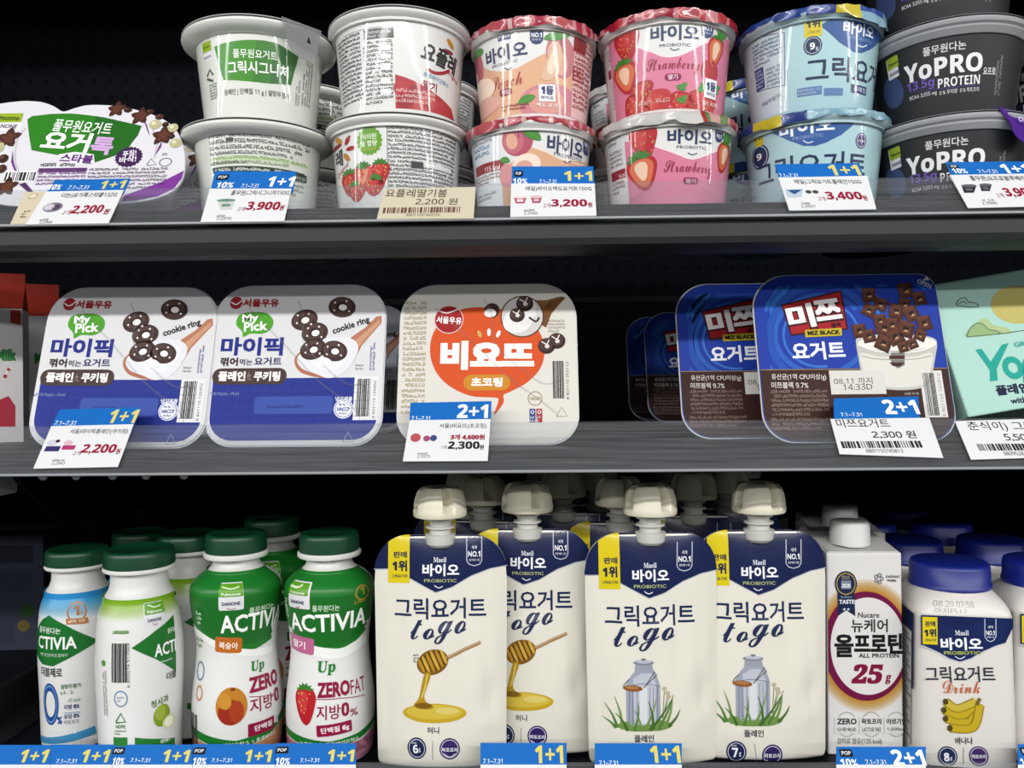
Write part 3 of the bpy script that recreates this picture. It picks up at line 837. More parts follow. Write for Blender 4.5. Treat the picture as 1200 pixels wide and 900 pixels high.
def art_straw_lower(a):
    a.below([(720, 168), (740, 166), (764, 170), (790, 179), (805, 185), (813, 186), (824, 183), (838, 177), (845, 172)], 'f08cac', 1)
    a.line([(764, 170), (790, 179), (805, 185), (813, 186), (824, 183), (846, 174)], 1.6, 'f4dce2', 2, 4)
    a.side(734, 190, True, 'd9dbde', 4); a.fine(712, 160, 730, 171, 2, '80848c', l=6, seed=54); a.fine(713, 176, 731, 197, 4, '80848c', l=6, seed=55); a.rect(714, 200, 734, 211, 'a02848', 5); a.t('kcal', 726, 733, 205, 5, 'f4e0e4', l=7); a.fine(716, 212, 734, 228, 3, '8a5a4a', l=6, seed=56)
    a.berry(754, 166, 34, 44, 6, 5); a.berry(753, 203, 37, 42, 12, 9, cut=True)
    a.berry(848, 185, 14, 40, -6, 4, cut=True); a.leaf(852, 163, 8, 16, 0, 9)
    a.t('바이오', 782, 835, 160, 17.5, '2b3a66', bold=.03)
    a.t('PROBIOTIC', 793, 828, 172.5, 3.6, '4a5578')
    a.line([(806, 179), (811, 181.5), (817, 179.5)], 1, '2b3a66', 4, 4)
    shield(a, 838, 146, 847, 167)
    a.t('𝓢𝓽𝓻𝓪𝔀𝓫𝓮𝓻𝓻𝔂', 778, 834, 198, 20, 'a01c3c', l=6)
    a.rect(801, 208, 818, 216, 'a02060', 4, rad=3); a.t('딸기', 804, 815, 212, 5, 'f4dce6')
def st_cols(a, j):
    if j < 2: return M('c84a5a', 'foil')
    q = math.sin(5 * a + .4) + math.sin(11 * a)
    return M(('c02c3c', 'a81e34', 'd88a90', 'c8404a')[int(q * 1.4 + 3) % 4], 'gloss')
def st_cols2(a, j):
    a = (a + PI) % (2 * PI) - PI
    if j < 2: return M('c84a5a', 'foil')
    if -1.4 < a < .25: return M('c4c2bf', 'gloss')
    q = math.sin(5 * a + .4) + math.sin(11 * a)
    return M(('b8303c', 'a82834', 'd8a098', '6a8a3a')[int(q * 1.4 + 3) % 4], 'gloss')
c4 = make_cup('yogurt_cup', 'strawberry yogurt cup with smooth red foil lid, upper of its stack', 780.5, .60, ZT + .0705, .0507, .0465, .0405, .069, 'dededc', 'd8d8d6', art_straw_upper, gA, lid=('foil', .0015, R(60), .001), lidcols=st_cols, seed=8)
c4b = make_cup('yogurt_cup', 'strawberry yogurt cup with a torn pale foil skirt, lower of its stack', 782, .60, ZT, .0505, .0465, .0405, .069, 'dededc', 'd8d8d6', art_straw_lower, gA, lid=('foil', .005, R(12), .006), lidcols=st_cols2, seed=11)

# ---- pale blue plain
BLU = 'b2d6dc'
def art_blue_upper(a):
    a.side(921, 75, True, 'c4d6da', 1)
    a.fine(878, 36, 920, 42, 1, '5a6f9a', seed=61); a.line([(884, 46), (919, 38), (920, 100), (886, 109)], .8, '5a6f9a', 2)
    a.fine(880, 45, 918, 74, 6, '667aa0', seed=62); a.rect(884.5, 80, 896, 106, '33508e', 3); a.fine(885, 82, 896, 104, 5, 'b8c8dc', l=4, seed=63); a.fine(898, 76, 918, 100, 5, '667aa0', seed=64)
    a.t('매일유업(주)', 893, 916, 117, 6, '3a4c78', rot=8)
    a.pp([(961, 30), (974, 22), (1032, 22), (1034, 44), (1020, 58), (1009, 62.5), (1000, 61), (984, 50)], '3862a8', 2)
    a.t('바이오', 988, 1024, 34, 15, 'e6ecf6', bold=.03)
    a.t('PROBIOTIC', 996, 1022, 46, 3.4, '9ab4dc'); a.line([(1003, 52), (1010, 55), (1016, 53)], 1, 'e0e8f4', 4, 4)
    a.rect(942.5, 12, 963.5, 42.5, 'f0dc28', 3); a.t('판매', 947, 958, 17, 6, '28345a', bold=.02); a.t('1위', 945, 961, 28, 9.5, '28345a', bold=.03); a.t('그릭요거트', 946, 961, 37.5, 3.4, '28345a')
    a.ell(952.5, 53.5, 11, 11.2, '24365e', 3); a.ell(952.5, 53.5, 9.4, 9.6, 'c8d4e4', 4, hole=.93); a.t('9', 949, 955, 54, 8, 'f0f4f8', bold=.03, l=6); a.t('g', 956, 958.5, 57, 4, 'f0f4f8', l=6)
    u0 = a.px(944, 82)[0]; v0 = a.px(985, 81)[1]
    a.tuv('그릭요거트', u0 + .044, v0, .088, .0165, '24365e', bold=.016)
    a.rect(934, 102, 963, 112, '6a8cc0', 3); a.fine(935, 103, 962, 111, 2, 'a9c4e0', l=4, seed=65); a.rect(966, 103, 988, 112, '6a8cc0', 3); a.rect(998, 100, 1016, 110, '2c4274', 3); a.t('플레인', 1000, 1014, 105, 6, 'e8eef6')
def art_blue_lower(a):
    a.pp([(872, 146), (900, 140), (940, 142), (1012, 124), (1018, 130), (1003, 144), (986, 158), (968, 167), (955, 171), (942, 171), (925, 165), (905, 156)], '2f5ca4', 2)
    a.pp([(895, 146), (945, 128), (1005, 124), (1018, 130), (1003, 144), (986, 158), (968, 167), (955, 171), (942, 171), (925, 165), (905, 156)], '3a68b0', 3)
    a.t('Maeil', 939, 956, 130, 6, 'c8d4ea')
    a.t('바이오', 913, 978, 148, 18, 'eef2f8', bold=.03, rot=1)
    a.t('PROBIOTIC', 929, 965, 160, 4, '9ab4dc', rot=1); a.line([(941, 164.5), (947, 167.5), (953, 165.5)], 1.1, 'e0e8f4', 5, 4)
    a.ell(992, 132, 7.4, 9.6, 'd8e2f0', 5, hole=.9); a.t('NO.1', 986.5, 997.5, 133, 5, 'eef2f8', bold=.02, l=6)
    a.rect(883, 148, 894, 172, 'f0dc28', 4); a.t('1위', 884, 893, 160, 10, '28345a', bold=.03, l=6); a.t('판매', 885, 892, 152, 4, '28345a', l=6)
    a.ell(890, 184, 10.5, 15, '24365e', 3); a.ell(890, 184, 9, 13, 'c8d4e4', 4, hole=.93); a.t('9', 887, 893, 184, 8, 'f0f4f8', bold=.03, l=6)
    a.ell(1009, 165, 6, 9.4, '4a3a7a', 4); a.ell(1009, 165, 5, 8, 'd8d4ea', 5, hole=.9); a.t('락토프리', 1005, 1013, 165.5, 3.4, 'eeeaf6', l=6)
    a.t('그릭요거트', 887, 1014, 194, 30, '24365e', bold=.014)
def bl_cols(a, j):
    a = (a + PI) % (2 * PI) - PI
    if j < 2: return M('3a62b0', 'foil')
    if .02 < a < .34: return M('d8c428', 'gloss')
    if a >= .34 and a < 2.0: return M('8fb8cc' if j > 3 or a > .8 else '2c4ea0', 'gloss')
    return M(('24408c', '2f52a4')[int(a * 9) % 2], 'gloss')
def bl_cols2(a, j):
    a = (a + PI) % (2 * PI) - PI
    if j < 2: return M('3a62b0', 'foil')
    if -1.15 < a < -.72: return M('d8c428', 'gloss')
    if -.72 <= a < -.38 or a < -1.15: return M('24408c', 'gloss')
    return M(('8db9cb', '9cc4d2')[int(a * 9) % 2], 'gloss')
c5 = make_cup('yogurt_cup', 'pale blue plain yogurt cup turned aside with blue and yellow foil, upper of its stack', 949, .60, ZT + .0705, .0515, .0480, .0415, .069, BLU, 'b4ccd0', art_blue_upper, gA, lid=('foil', .004, R(35), .003), lidcols=bl_cols, seed=14)
c5b = make_cup('yogurt_cup', 'pale blue plain yogurt cup facing front with blue diamond badge, lower of its stack', 952, .60, ZT, .0525, .0480, .0415, .069, BLU, 'b4ccd0', art_blue_lower, gA, lid=('foil', .004, R(-30), .003), lidcols=bl_cols2, seed=17)

# ---- black protein cups
def art_black(a):
    a.t('풀무원다논', 1081, 1132, 56, 10.5, 'd8d8da', bold=.012)
    a.t('𝗬𝗼𝗣𝗥𝗢', 1059, 1151, 77, 22, 'e4e4e6', bold=.012)
    a.t('요프로', 1152, 1166.5, 83, 8, 'd8d8da', bold=.014)
    a.t('𝟭𝟯.𝟱𝗴', 1063, 1095, 100.5, 13.5, '7a58c4')
    a.t('𝗣𝗥𝗢𝗧𝗘𝗜𝗡', 1099, 1148, 94.5, 11, 'e4e4e6')
    a.line([(1066, 108.5), (1104, 104), (1148, 100.5)], .6, '5a3a94', 3)
    a.t('BCAA 3,055 mg', 1066, 1098, 112, 6, 'c8c8cc', bold=.012); a.t('0 % 무지방', 1101, 1122, 107.5, 5.5, 'c8c8cc', bold=.012); a.t('0 % 락토프리', 1125, 1147, 105, 5.5, 'c8c8cc', bold=.012)
    a.ell(1044, 113, 15, 26, '2c3a60', 2); a.ell(1046, 109, 12, 20, '3d4d7a', 3, 10); a.ell(1041, 103, 6, 7, '22304e', 4); a.ell(1041, 103, 3.4, 4, '33446c', 5)
    a.rect(1036, 67, 1056, 93, 'd4d4d8', 6, rad=2, rot=4); a.rect(1036, 67, 1056, 81, 'a4bc2c', 7, rad=2, rot=4)
    a.t('Pulmuone', 1038, 1054, 75, 4, '2e4a18', bold=.02, rot=4, l=9); a.t('DANONE', 1039, 1054, 87, 4, '343a70', bold=.02, rot=4, l=9)
    a.fine(1166, 62, 1174, 112, 2, '8a8a90', seed=71, vert=True)
def purple_tab(t, H, Rr):
    a0 = R(27); p = Part(); c, s_ = math.cos(a0), math.sin(a0); n = 20
    out = [(-.021, .001), (-.016, -.006)] + [(.0135 * math.cos(R(180 + 180 * i / n)), -.011 + .0125 * math.sin(R(180 + 180 * i / n))) for i in range(n + 1)] + [(.016, -.006), (.021, .001)]
    def P(w, h, dy):
        r = Rr + .0008 + dy - h * .12; q = H + .0006 + h * .98
        a = a0 + w / Rr
        r2 = r if abs(w) < .014 else r - .0004
        return Vector((r2 * math.sin(a), -r2 * math.cos(a), q))
    V = [P(w, h, dy) for dy in (0, .0007) for w, h in out]; m = len(out)
    p.add(V, [list(reversed(range(m))), list(range(m, 2 * m))] + [[i, (i + 1) % m, m + (i + 1) % m, m + i] for i in range(m)], M('5a2a9a', 'film'))
    a = Art(t, lambda u, v: P(u, v, .0009), (0, -.01), None, 'film')
    a.tuv('open', 0, -.0075, .0155, .0055, 'd0c0e6', bold=.01, l=1)
    a.emit([[(-.0035, -.0145), (.0035, -.0145), (0, -.0185)]], 'd0c0e6', 1)
    p.art(a)
    p.build('pull_tab', t, sharp=60)
HY = .0625
gB = 'black protein yogurt cups in tall stacks'
c6 = make_cup('protein_yogurt_cup', 'black protein yogurt cup with full white lettering, second from shelf in its stack', 1108, .590, ZT + HY + .0015, .0545, .0490, .0425, HY, '1d1f24', 'a6a8ac', art_black, gB, bodyfin='matte', rimtype='collar', lidcols='8a8c90')
c6b = copy_tree(c6.t, (c6.X + .001, .590, ZT), label='black protein yogurt cup with purple open tab, lowest in its stack')
class _T: pass
pt = Thing('tmp', 'x', 'x', (c6.X + .001, .590, ZT)); 
purple_tab(pt, HY, .0545)
for ch in kids(pt.o): ch.parent = c6b
bpy.data.objects.remove(pt.o)
copy_tree(c6.t, (c6.X - .004, .592, ZT + 2 * (HY + .0015)), label='black protein yogurt cup cut off at the top of the view, third in its stack')
X7 = c6.X + .1105
copy_tree(c6.t, (X7, .612, ZT), (0, 0, R(-50)), label='black protein yogurt cup barely in view past the 3,900 ticket, lower one', skip=('pull_tab',))
copy_tree(c6.t, (X7, .612, ZT + HY + .0015), (0, 0, R(-50)), label='black protein yogurt cup barely in view past the 3,900 ticket, upper one', skip=('pull_tab',))

# ---- second rows standing in the dark
gC = 'yogurt cups in the dark second row of the upper shelf'
for src, X, z, nm, dx in ((c1b, c1.X, 0, 'white yogurt cup', .0), (c2b, c2.X, 0, 'white strawberry yogurt cup', .0), (c3b, c3.X, 0, 'peach yogurt cup', .0), (c4b, c4.X, 0, 'strawberry yogurt cup', .0), (c5b, c5.X, 0, 'pale blue yogurt cup', .0), (c6.t, c6.X, 0, 'black protein yogurt cup', .002)):
    s_ = src.t if isinstance(src, Cup) else src
    H_ = src.H if isinstance(src, Cup) else HY
    copy_tree(s_, (X + dx, .722, ZT), label=nm + ' standing on the shelf in shade behind its front stack', group=gC, skip=('pull_tab',))
    if src is not c6.t:
        copy_tree(s_, (X + dx, .724, ZT + H_ + .0015), label=nm + ' raised on another in shade behind its front stack', group=gC)

# ---- twin-lobed tub leaning on the strip
def make_tub():
    LEAN = R(-24)
    z0 = ZT + .0006
    X = xat(86, z0 + .03, .555)
    t = Thing('yogurt_topping_tub', 'white two-lobed yogurt tub with green panel and choco stars leaning on the ticket strip', 'yogurt', (X, .545, z0), (LEAN, 0, 0), 'leaning two-lobed tubs')
    a = Art(t, lambda u, v: Vector((u, -.0008, v)), (0, .035), None, 'film')
    outl = [(-48, 178), (-42, 147), (-16, 126), (18, 119), (45, 119), (62, 124), (74, 130.5), (88, 126.5), (105, 123), (135, 124), (165, 130), (192, 140), (208, 155), (216, 178), (215, 205), (203, 223), (180, 233), (150, 238), (110, 240), (75, 236), (40, 241), (5, 240), (-28, 230), (-44, 207)]
    q = smooth_loop([a.px(*b) for b in outl], 4)
    cz = sum(b[1] for b in q) / len(q); cx = sum(b[0] for b in q) / len(q)
    mn = min(b[1] for b in q)
    p = Part()
    ins = [(cx + (x - cx) * .90, cz + (z - cz) * .88) for x, z in q]
    p.add(*loop_prism([b for b in ins], .0010, .042, .80, cz - .004, cx), M('c9c8cc', 'plast'))
    p.build('tub', t)
    p = Part()
    p.add(*loop_prism(q, -.0007, .0010), M('d6d4da', 'film'))
    a.pp([(32, 140), (38, 136), (60, 133.5), (84, 133), (104, 135), (124, 138), (166, 147.5), (162, 158), (154, 168), (148, 178), (112, 190), (80, 184), (37, 176), (34, 158)], '2f8a1c', 1)
    a.pp([(112, 136), (124, 138), (166, 147.5), (162, 158), (154, 168), (148, 178), (112, 190), (104, 188)], '22701a', 2)
    a.t('풀무원요거트', 63, 131, 149, 14, 'e8eee6', dy=5, bold=.014)
    a.t('요거', 50, 106, 166, 22, 'f2f4f0', dy=4, bold=.034); a.t('톡', 107, 133, 171, 20, 'd6aee0', dy=2, bold=.034)
    a.pp([(69, 181), (88, 178), (110, 181), (111, 191), (92, 194), (70, 190)], 'e8e4ec', 3); a.t('스타볼', 71, 109, 186, 10, '6a3482', dy=2, bold=.034, l=5)
    a.ell(151, 184, 15.5, 11.5, '46205a', 4, star=20, amp=.06); a.t('푸짐!', 144, 160, 180, 7, 'eee8f2', dy=-2, bold=.02, l=6); a.t('바삭!', 140, 160, 187, 7.5, 'eee8f2', dy=-2, bold=.02, l=6)
    a.rect(-14, 133, 26, 143.5, 'a6c42a', 2); a.rect(-14, 143.5, 25, 153.5, 'e4e2e8', 2); a.t('Pulmuone', -10, 23, 138, 6, '24401c', dy=1, bold=.014); a.t('DANONE', -8, 20, 148, 4.5, '24264a', dy=1, bold=.02)
    for x, y, r in ((165, 136, 10), (191, 159, 11), (10, 162, 12), (137, 128, 9), (8, 219, 11)): a.ell(x, y, r, r * .82, '4e2a20', 3, star=5, amp=.28, rot=20); a.ell(x, y, r * .6, r * .5, '6a3a2a', 4, star=5, amp=.28, rot=20)
    for x, y, rx, ry, c in ((182, 146, 7, 5.4, 'c8c496'), (203, 150, 6, 5, 'c8c496'), (206, 168, 7, 5.2, 'c8c496'), (0, 173, 5, 6, 'c8c496'), (4, 186, 6, 5, '3a2018'), (2, 198, 6, 5, '4a241c'), (201, 160, 4, 3, '3a2018'), (176, 131, 5, 3, '3a2018'), (187, 137, 5, 3.4, '4a2a22'), (194, 146, 4, 3, '3a2018'), (150, 129, 5, 3, '3a2018')): a.ell(x, y, rx, ry, c, 5); a.ell(x - rx * .25, y - ry * .25, rx * .4, ry * .4, 'e0deb8' if c == 'c8c496' else '6a4434', 6)
    a.pp([(168, 140), (172, 146), (176, 160), (173, 154)], '7a3a90', 3); a.pp([(190, 165), (189, 172), (182, 182), (186, 172)], '7a3a90', 3)
    a.pp([(15, 176), (13, 190), (17, 200), (20, 201), (16, 190)], '7a3a90', 3); a.pp([(22, 216), (30, 214), (40, 226), (34, 226)], '5a3070', 3)
    a.bars(6, 202, 40, 212, '2a2a2a', 'e2e0e4', seed=5)
    a.fine(48, 190, 100, 196, 1, '4a444c', seed=81); a.rect(45, 197, 101, 202, '7a4a8c', 3); a.fine(44, 197, 101, 217, 5, '8a5a9c', seed=82); a.fine(102, 196, 198, 222, 6, '86768c', seed=83)
    a.ell(194, 190, 7.5, 5, '7a7480', 3, hole=.85); a.line([(172, 193), (177, 186), (183, 193), (172, 194)], 1, '7a7480', 3)
    a.fine(190, 179, 201, 183, 1, '8a8490', seed=84)
    a.pp([(215.5, 200), (190, 213), (160, 224), (146, 229), (143, 236), (160, 235), (185, 230), (204, 221), (213, 209)], '8a3aa4', 3)
    a.line([(30, 150), (20, 165), (18, 190), (26, 208)], 1.2, 'c0bcc8', 2, 4); a.line([(178, 150), (184, 168), (180, 186)], 1.4, 'c0bcc8', 2, 4)
    p.art(a)
    p.build('lid_film', t)
    return t, X
tub, TX = make_tub()
copy_tree(tub, (TX + .001, .603, ZT + .0006), label='white two-lobed yogurt tub standing in shade behind the front one')

# ================================================================== tickets on the strips
def ticket(label, pxc, z, group=None, tilt=0, w=None):
    y, zz = LIPB
    if z == ZB: zz += LOWDZ
    Y = y - .0022
    X = xat(pxc, z, Y)
    return Thing('price_ticket', label, 'price tag', (X, Y, z + zz - .001), (-SLOPE, R(tilt), 0), group)
def tick_art(t):
    return Art(t, lambda u, v: Vector((u, 0, v)), (0, .02), None, 'paper')
def card(t, a, name, quad, col, y0=0.0, dz=.0005):
    q = [a.px(*b) for b in quad]
    p = Part(); p.add(*loop_prism(q[::-1] if sum((q[i][0] * q[(i + 1) % 4][1] - q[(i + 1) % 4][0] * q[i][1]) for i in range(4)) < 0 else q, y0 - dz, y0), M(col, 'paper'))
    return p
WH = 'dcdcde'; BL = '1674d0'
def promo(a, x0, x1, y0, y1, offer, ox0, ox1, oy, oh, col, pop=None, ten=None, dates=None, dy=0):
    if pop: a.rect(*pop, '16181c', 2, rad=1.5); a.t('POP', pop[0] + 2, pop[2] - 2, (pop[1] + pop[3]) / 2, (pop[3] - pop[1]) * .5, 'cfd4da', bold=.03, l=4)
    if ten: a.t('𝟭𝟬%', *ten, 'f0f4f8', bold=.012)
    if dates: a.t(*dates, 'dbe8f4', bold=.012)
    a.t(offer, ox0, ox1, oy, oh, col, dy=dy, bold=.05)
gT = 'price tickets clipped to the shelf strips'
class _A:
    pass
def std_ticket(label, pxc, z, blue, white, draw_blue, draw_white, tilt=0, blue_y=0.0, white_col=WH):
    t = ticket(label, pxc, z, gT, tilt)
    a = tick_art(t); a.surf = lambda u, v: Vector((u, -.0005 + 0, v))
    if white:
        p = card(t, a, 'card', white, white_col, 0.0)
        draw_white(a); p.art(a); p.build('card', t, smooth=False)
    if blue:
        a2 = tick_art(t); a2.surf = lambda u, v: Vector((u, .0003, v)) if not blue_y else Vector((u, blue_y - .0005, v))
        p = card(t, a2, 'promo_strip', blue, BL, .0008 if not blue_y else blue_y)
        draw_blue(a2); p.art(a2); p.build('promo_strip', t, smooth=False)
    return t
RED = 'a8183c'; BK = '2a2a2e'; YL = 'f0e48a'
def small(a, x0, y0, x1, y1, s=1):     # tiny code beside the omitted square code
    a.t('2.' + str(2900 + s), x0, x1, (y0 + y1) / 2 + 1.5, 3, '6a6a6c'); a.fine(x0, y0 - 1, x1, y0 + 2.2, 1, '8a8a8c', seed=s)
def thumb_cup(a, x0, y0, x1, y1, c1, c2):
    a.pp([(x0, y0), (x1, y0), (x1 - (x1 - x0) * .16, y1), (x0 + (x1 - x0) * .16, y1)], c1, 3); a.ell((x0 + x1) / 2, y0, (x1 - x0) * .54, 1.8, c2, 4); a.rect(x0 + (x1 - x0) * .25, (y0 + y1) / 2 - 1, x1 - (x1 - x0) * .25, (y0 + y1) / 2 + 2, c2, 4)
def dB(a):
    promo(a, 57, 152, 210, 224, '1+1', 118, 147, 216.5, 9, YL, None, (57, 72, 219.5, 6), ('7.1~7.31', 80, 104, 220, 4.5), dy=-1)
def dW(a):
    a.t('다논)요거톡스타볼132G', 72, 137, 229, 6, BK, dy=-1)
    a.t('2,200', 84, 121, 246, 10, RED, bold=.035, dy=-1); a.t('원', 122, 128, 248, 6, RED, bold=.02); a.t('2개', 74, 83, 249, 5, 'b07080')
    a.ell(62, 243, 11, 5.5, '8a8494', 3); a.ell(58, 243, 6, 3.6, 'c8c4d0', 4); a.ell(66, 243, 4.5, 3.4, '5a4a68', 4)
    small(a, 47, 257, 61, 261, 44)
t1 = std_ticket('white ticket priced 2,200 under a blue strip, in front of the two-lobed tub', 88, ZT, [(64, 211), (153, 209), (144, 228), (52, 229)], [(54, 224.5), (145, 222.5), (127, 261.5), (30, 263)], dB, dW)
def dW(a):
    a.rect(35, 227, 43, 233, 'c9b890', 2); a.rect(36, 228, 42, 232, 'e0d8c0', 3); a.fine(26, 246, 36, 256, 3, '8a7a5a', seed=90)
t = ticket('old cream ticket peeking out beside the white 2,200 ticket of the two-lobed tub', 40, ZT, gT); t.o.location.y += .0012
t.M = Matrix.LocRotScale(t.o.location.copy(), t.o.rotation_euler.copy(), Vector((1, 1, 1)))
a = tick_art(t); a.surf = lambda u, v: Vector((u, -.0005, v)); p = card(t, a, 'card', [(29, 225), (80, 224), (62, 262), (12, 262.5)], 'd6cbb2'); dW(a); p.art(a); p.build('card', t, smooth=False)

def dB(a): promo(a, 0, 0, 0, 0, '1+1', 314, 345, 213, 11.5, 'f4f2ee', (254, 204.5, 268, 211), (254, 274, 217, 6.5), ('7.1~7.31', 283, 303, 218, 4.5))
def dW(a):
    a.t('풀무원)그릭시그니처150G', 271, 339, 226.5, 6.5, BK)
    a.t('3,900', 289, 328, 242, 10.5, RED, bold=.035); a.t('원', 328, 333, 243.5, 6, RED, bold=.02); a.t('2개', 279, 287, 245, 5, 'b07080')
    thumb_cup(a, 255, 235, 275, 245.5, 'c4cac4', '7a9a8a'); small(a, 254, 252.5, 271, 257, 70)
t2 = std_ticket('white ticket priced 3,900 with a small white cup, under the green-panel cups', 291, ZT, [(252, 200.5), (347.5, 201), (343, 226), (246, 226)], [(246, 221), (341.5, 221), (333, 259), (235, 260)], dB, dW)
def dW(a):
    a.t('요플레딸기볼', 452, 524, 226.5, 9, '5a4a3e')
    a.t('2,200 원', 487, 536, 236.5, 8, '5a4a3e'); a.bars(449, 243, 540, 249.5, '7a5048', None, seed=9); a.t('8801155740276', 476, 515, 252, 2.6, '8a7060')
t3 = std_ticket('cream printed ticket with brown barcode priced 2,200 under the white strawberry cups', 499, ZT, None, [(450.5, 221), (557.5, 219), (555, 256), (441.5, 256.5)], None, dW, white_col='d3cab2')
def dB(a): promo(a, 0, 0, 0, 0, '1+1', 661, 694, 206.5, 11.5, YL, (602.5, 200, 613, 207), (601, 618, 212.5, 6.5), ('7.1~7.31', 632, 652, 213, 4.5))
def dW(a):
    a.t('매일)바이오백도요거트150G', 616, 693, 221.5, 6, BK)
    a.t('3,200', 646, 688, 238.5, 9.5, RED, bold=.035); a.t('원', 689, 694, 240, 5.5, RED, bold=.02); a.t('2개', 637, 645, 241, 5, 'b07080')
    thumb_cup(a, 602, 231, 617, 238.5, 'c85a74', 'e0d0d4'); thumb_cup(a, 622, 231, 635, 238, 'b84a60', 'd8b8bc'); small(a, 614, 246, 630, 251, 45)
t4 = std_ticket('white ticket priced 3,200 with two pink cups, under the peach cups', 648, ZT, [(600, 195), (695, 195), (697, 220), (599.5, 220)], [(599, 215), (697, 215), (699, 252.5), (598, 254)], dB, dW)
def dB(a): promo(a, 0, 0, 0, 0, '1+1', 971, 1007, 199.5, 12, YL, None, None, ('7.1~7.31', 913, 935, 206, 4.5))
def dW(a):
    a.t('매일)그릭요거트플레인150G', 931, 1009, 213.5, 6, BK)
    a.t('3,400', 968, 1010, 230, 10, RED, bold=.035); a.t('원', 1011, 1016, 232, 5.5, RED, bold=.02); a.t('2개', 959, 967, 233, 5, 'b07080')
    a.pp([(920, 222), (941, 221.5), (939, 231), (923, 231.5)], 'b8cad4', 3); a.pp([(922, 223), (940, 222.5), (931, 228)], '34589a', 4); a.ell(947.5, 225, 3.5, 2, '4a4a50', 3); a.ell(955.5, 225, 3.5, 2, '4a4a50', 3); small(a, 939, 238, 956, 243, 37)
t5 = std_ticket('white ticket priced 3,400 under the pale blue yogurt cups', 968, ZT, [(908, 192.5), (1007, 191), (1013, 211), (914, 213)], [(912, 208), (1016.5, 206), (1027, 245), (925, 246.5)], dB, dW)
def dB(a): promo(a, 0, 0, 0, 0, '1+1', 1173, 1206, 198, 10, 'f0f2ee', (1112, 192.5, 1123, 198), (1116, 1133, 200.5, 5.5), ('7.1~7.31', 1146, 1168, 201, 4))
def dW(a):
    a.t('풀무원)요프로블루베리150G', 1137, 1218, 209.5, 6, BK)
    a.t('3,900', 1177, 1214, 226, 10.5, RED, bold=.035); a.t('2개', 1168, 1176, 229, 5, 'b07080')
    thumb_cup(a, 1127, 218, 1144, 226, '2a2a30', '6a6a72'); thumb_cup(a, 1148, 217, 1162, 224, '2a2a30', '6a6a72'); small(a, 1151, 234, 1168, 239, 60)
t6 = std_ticket('white ticket priced 3,900 with two black cups, under the black protein cups', 1175, ZT, [(1108, 190), (1214, 189), (1222, 208), (1116, 208)], [(1113, 205), (1222, 203), (1240, 241), (1134.5, 243.5)], dB, dW)

def dB(a): promo(a, 0, 0, 0, 0, '1+1', 128.5, 161, 488, 15, YL, None, None, ('7.1~7.31', 64, 89, 496, 5))
def dW(a):
    a.t('서울)마이픽플레인(쿠키링)', 82, 150, 506, 6, BK)
    a.t('2,200', 96, 136, 526.5, 11, RED, bold=.035); a.t('원', 136, 141, 529, 6, RED, bold=.02); a.t('2개', 86, 95, 531, 5, 'b07080')
    a.rect(53, 523, 70, 529, '3c3478', 3); a.rect(73, 522, 88, 527, 'c23c78', 3); a.ell(61, 519, 6, 3.4, 'c8c4d0', 3); a.ell(80, 519, 5, 3, 'd8b8c4', 3); a.ell(68, 517, 2.5, 1.8, '3a2a28', 4); small(a, 61, 539, 76, 544, 43)
t7 = std_ticket('white ticket priced 2,200 in front of the first cookie ring tray', 100, ZM, [(70, 480), (163.5, 477), (156, 502), (58, 503)], [(60, 499.5), (156.5, 497), (138, 547), (39, 549)], dB, dW)
def dB(a): promo(a, 0, 0, 0, 0, '2+1', 536, 572, 482, 16, 'eef0f2', None, None, ('7.1~7.31', 482, 504, 490.5, 5))
def dW(a):
    a.t('서울)비요뜨(초코링)', 515, 570, 499.5, 6.5, BK)
    a.t('3개 4,600원', 528, 568, 512.5, 6.5, RED, bold=.03)
    a.t('2,300', 525, 562, 522.5, 10, '1c1c1e', bold=.035); a.t('원', 562, 567, 524, 5.5, '1c1c1e', bold=.02); a.t('1개', 517, 523, 524.5, 4.5, '6a6a6a')
    a.ell(487, 513, 6, 5, 'c85a60', 3); a.ell(500, 514, 4, 3.4, 'b0507a', 3); a.ell(508, 513.5, 4, 3.6, '44508a', 3); small(a, 489, 531, 504, 536, 73)
t8 = std_ticket('white ticket priced 2,300 under a blue 2+1 strip, at the orange bubble tray', 524, ZM, [(481, 472), (576, 470), (575, 497), (479.5, 498)], [(480, 492.5), (575, 491), (571.5, 540), (472, 540.5)], dB, dW)
def dB(a): promo(a, 0, 0, 0, 0, '2+1', 1035, 1075, 477, 16, 'eef0f2', None, None, ('7.1~7.31', 985, 1010, 486, 4))
def dW(a):
    a.t('미쯔요거트', 980, 1042, 496, 10, '3a3a3c')
    a.t('2,300 원', 1022, 1073, 509.5, 9, '3a3a3c', bold=.010); a.bars(986, 517, 1083, 525, '2c2c2e', None, seed=12); a.t('8801155745813', 1015, 1058, 528.5, 4, '4a4a4c')
t9 = std_ticket('white barcode ticket priced 2,300 below a scuffed blue 2+1 strip', 1038, ZM, [(977, 467), (1076, 464.5), (1078.5, 494), (977.5, 496)], [(973, 491), (1089, 489.5), (1105.5, 536.5), (984, 532)], dB, dW)
def dW(a):
    a.t('춘식이) 그릭', 1134, 1212, 500, 11, '3a3a3c')
    a.t('5,500 원', 1177, 1226, 512.5, 9, '3a3a3c', bold=.010); a.bars(1146, 520, 1240, 528, '2c2c2e', None, seed=15); a.t('8809528411032', 1176, 1220, 531.5, 4, '4a4a4c')
t10 = std_ticket('white barcode ticket priced 5,500 in front of the mint green box', 1180, ZM, None, [(1119, 493.5), (1236, 490), (1252, 535), (1138, 538.5)], None, dW)

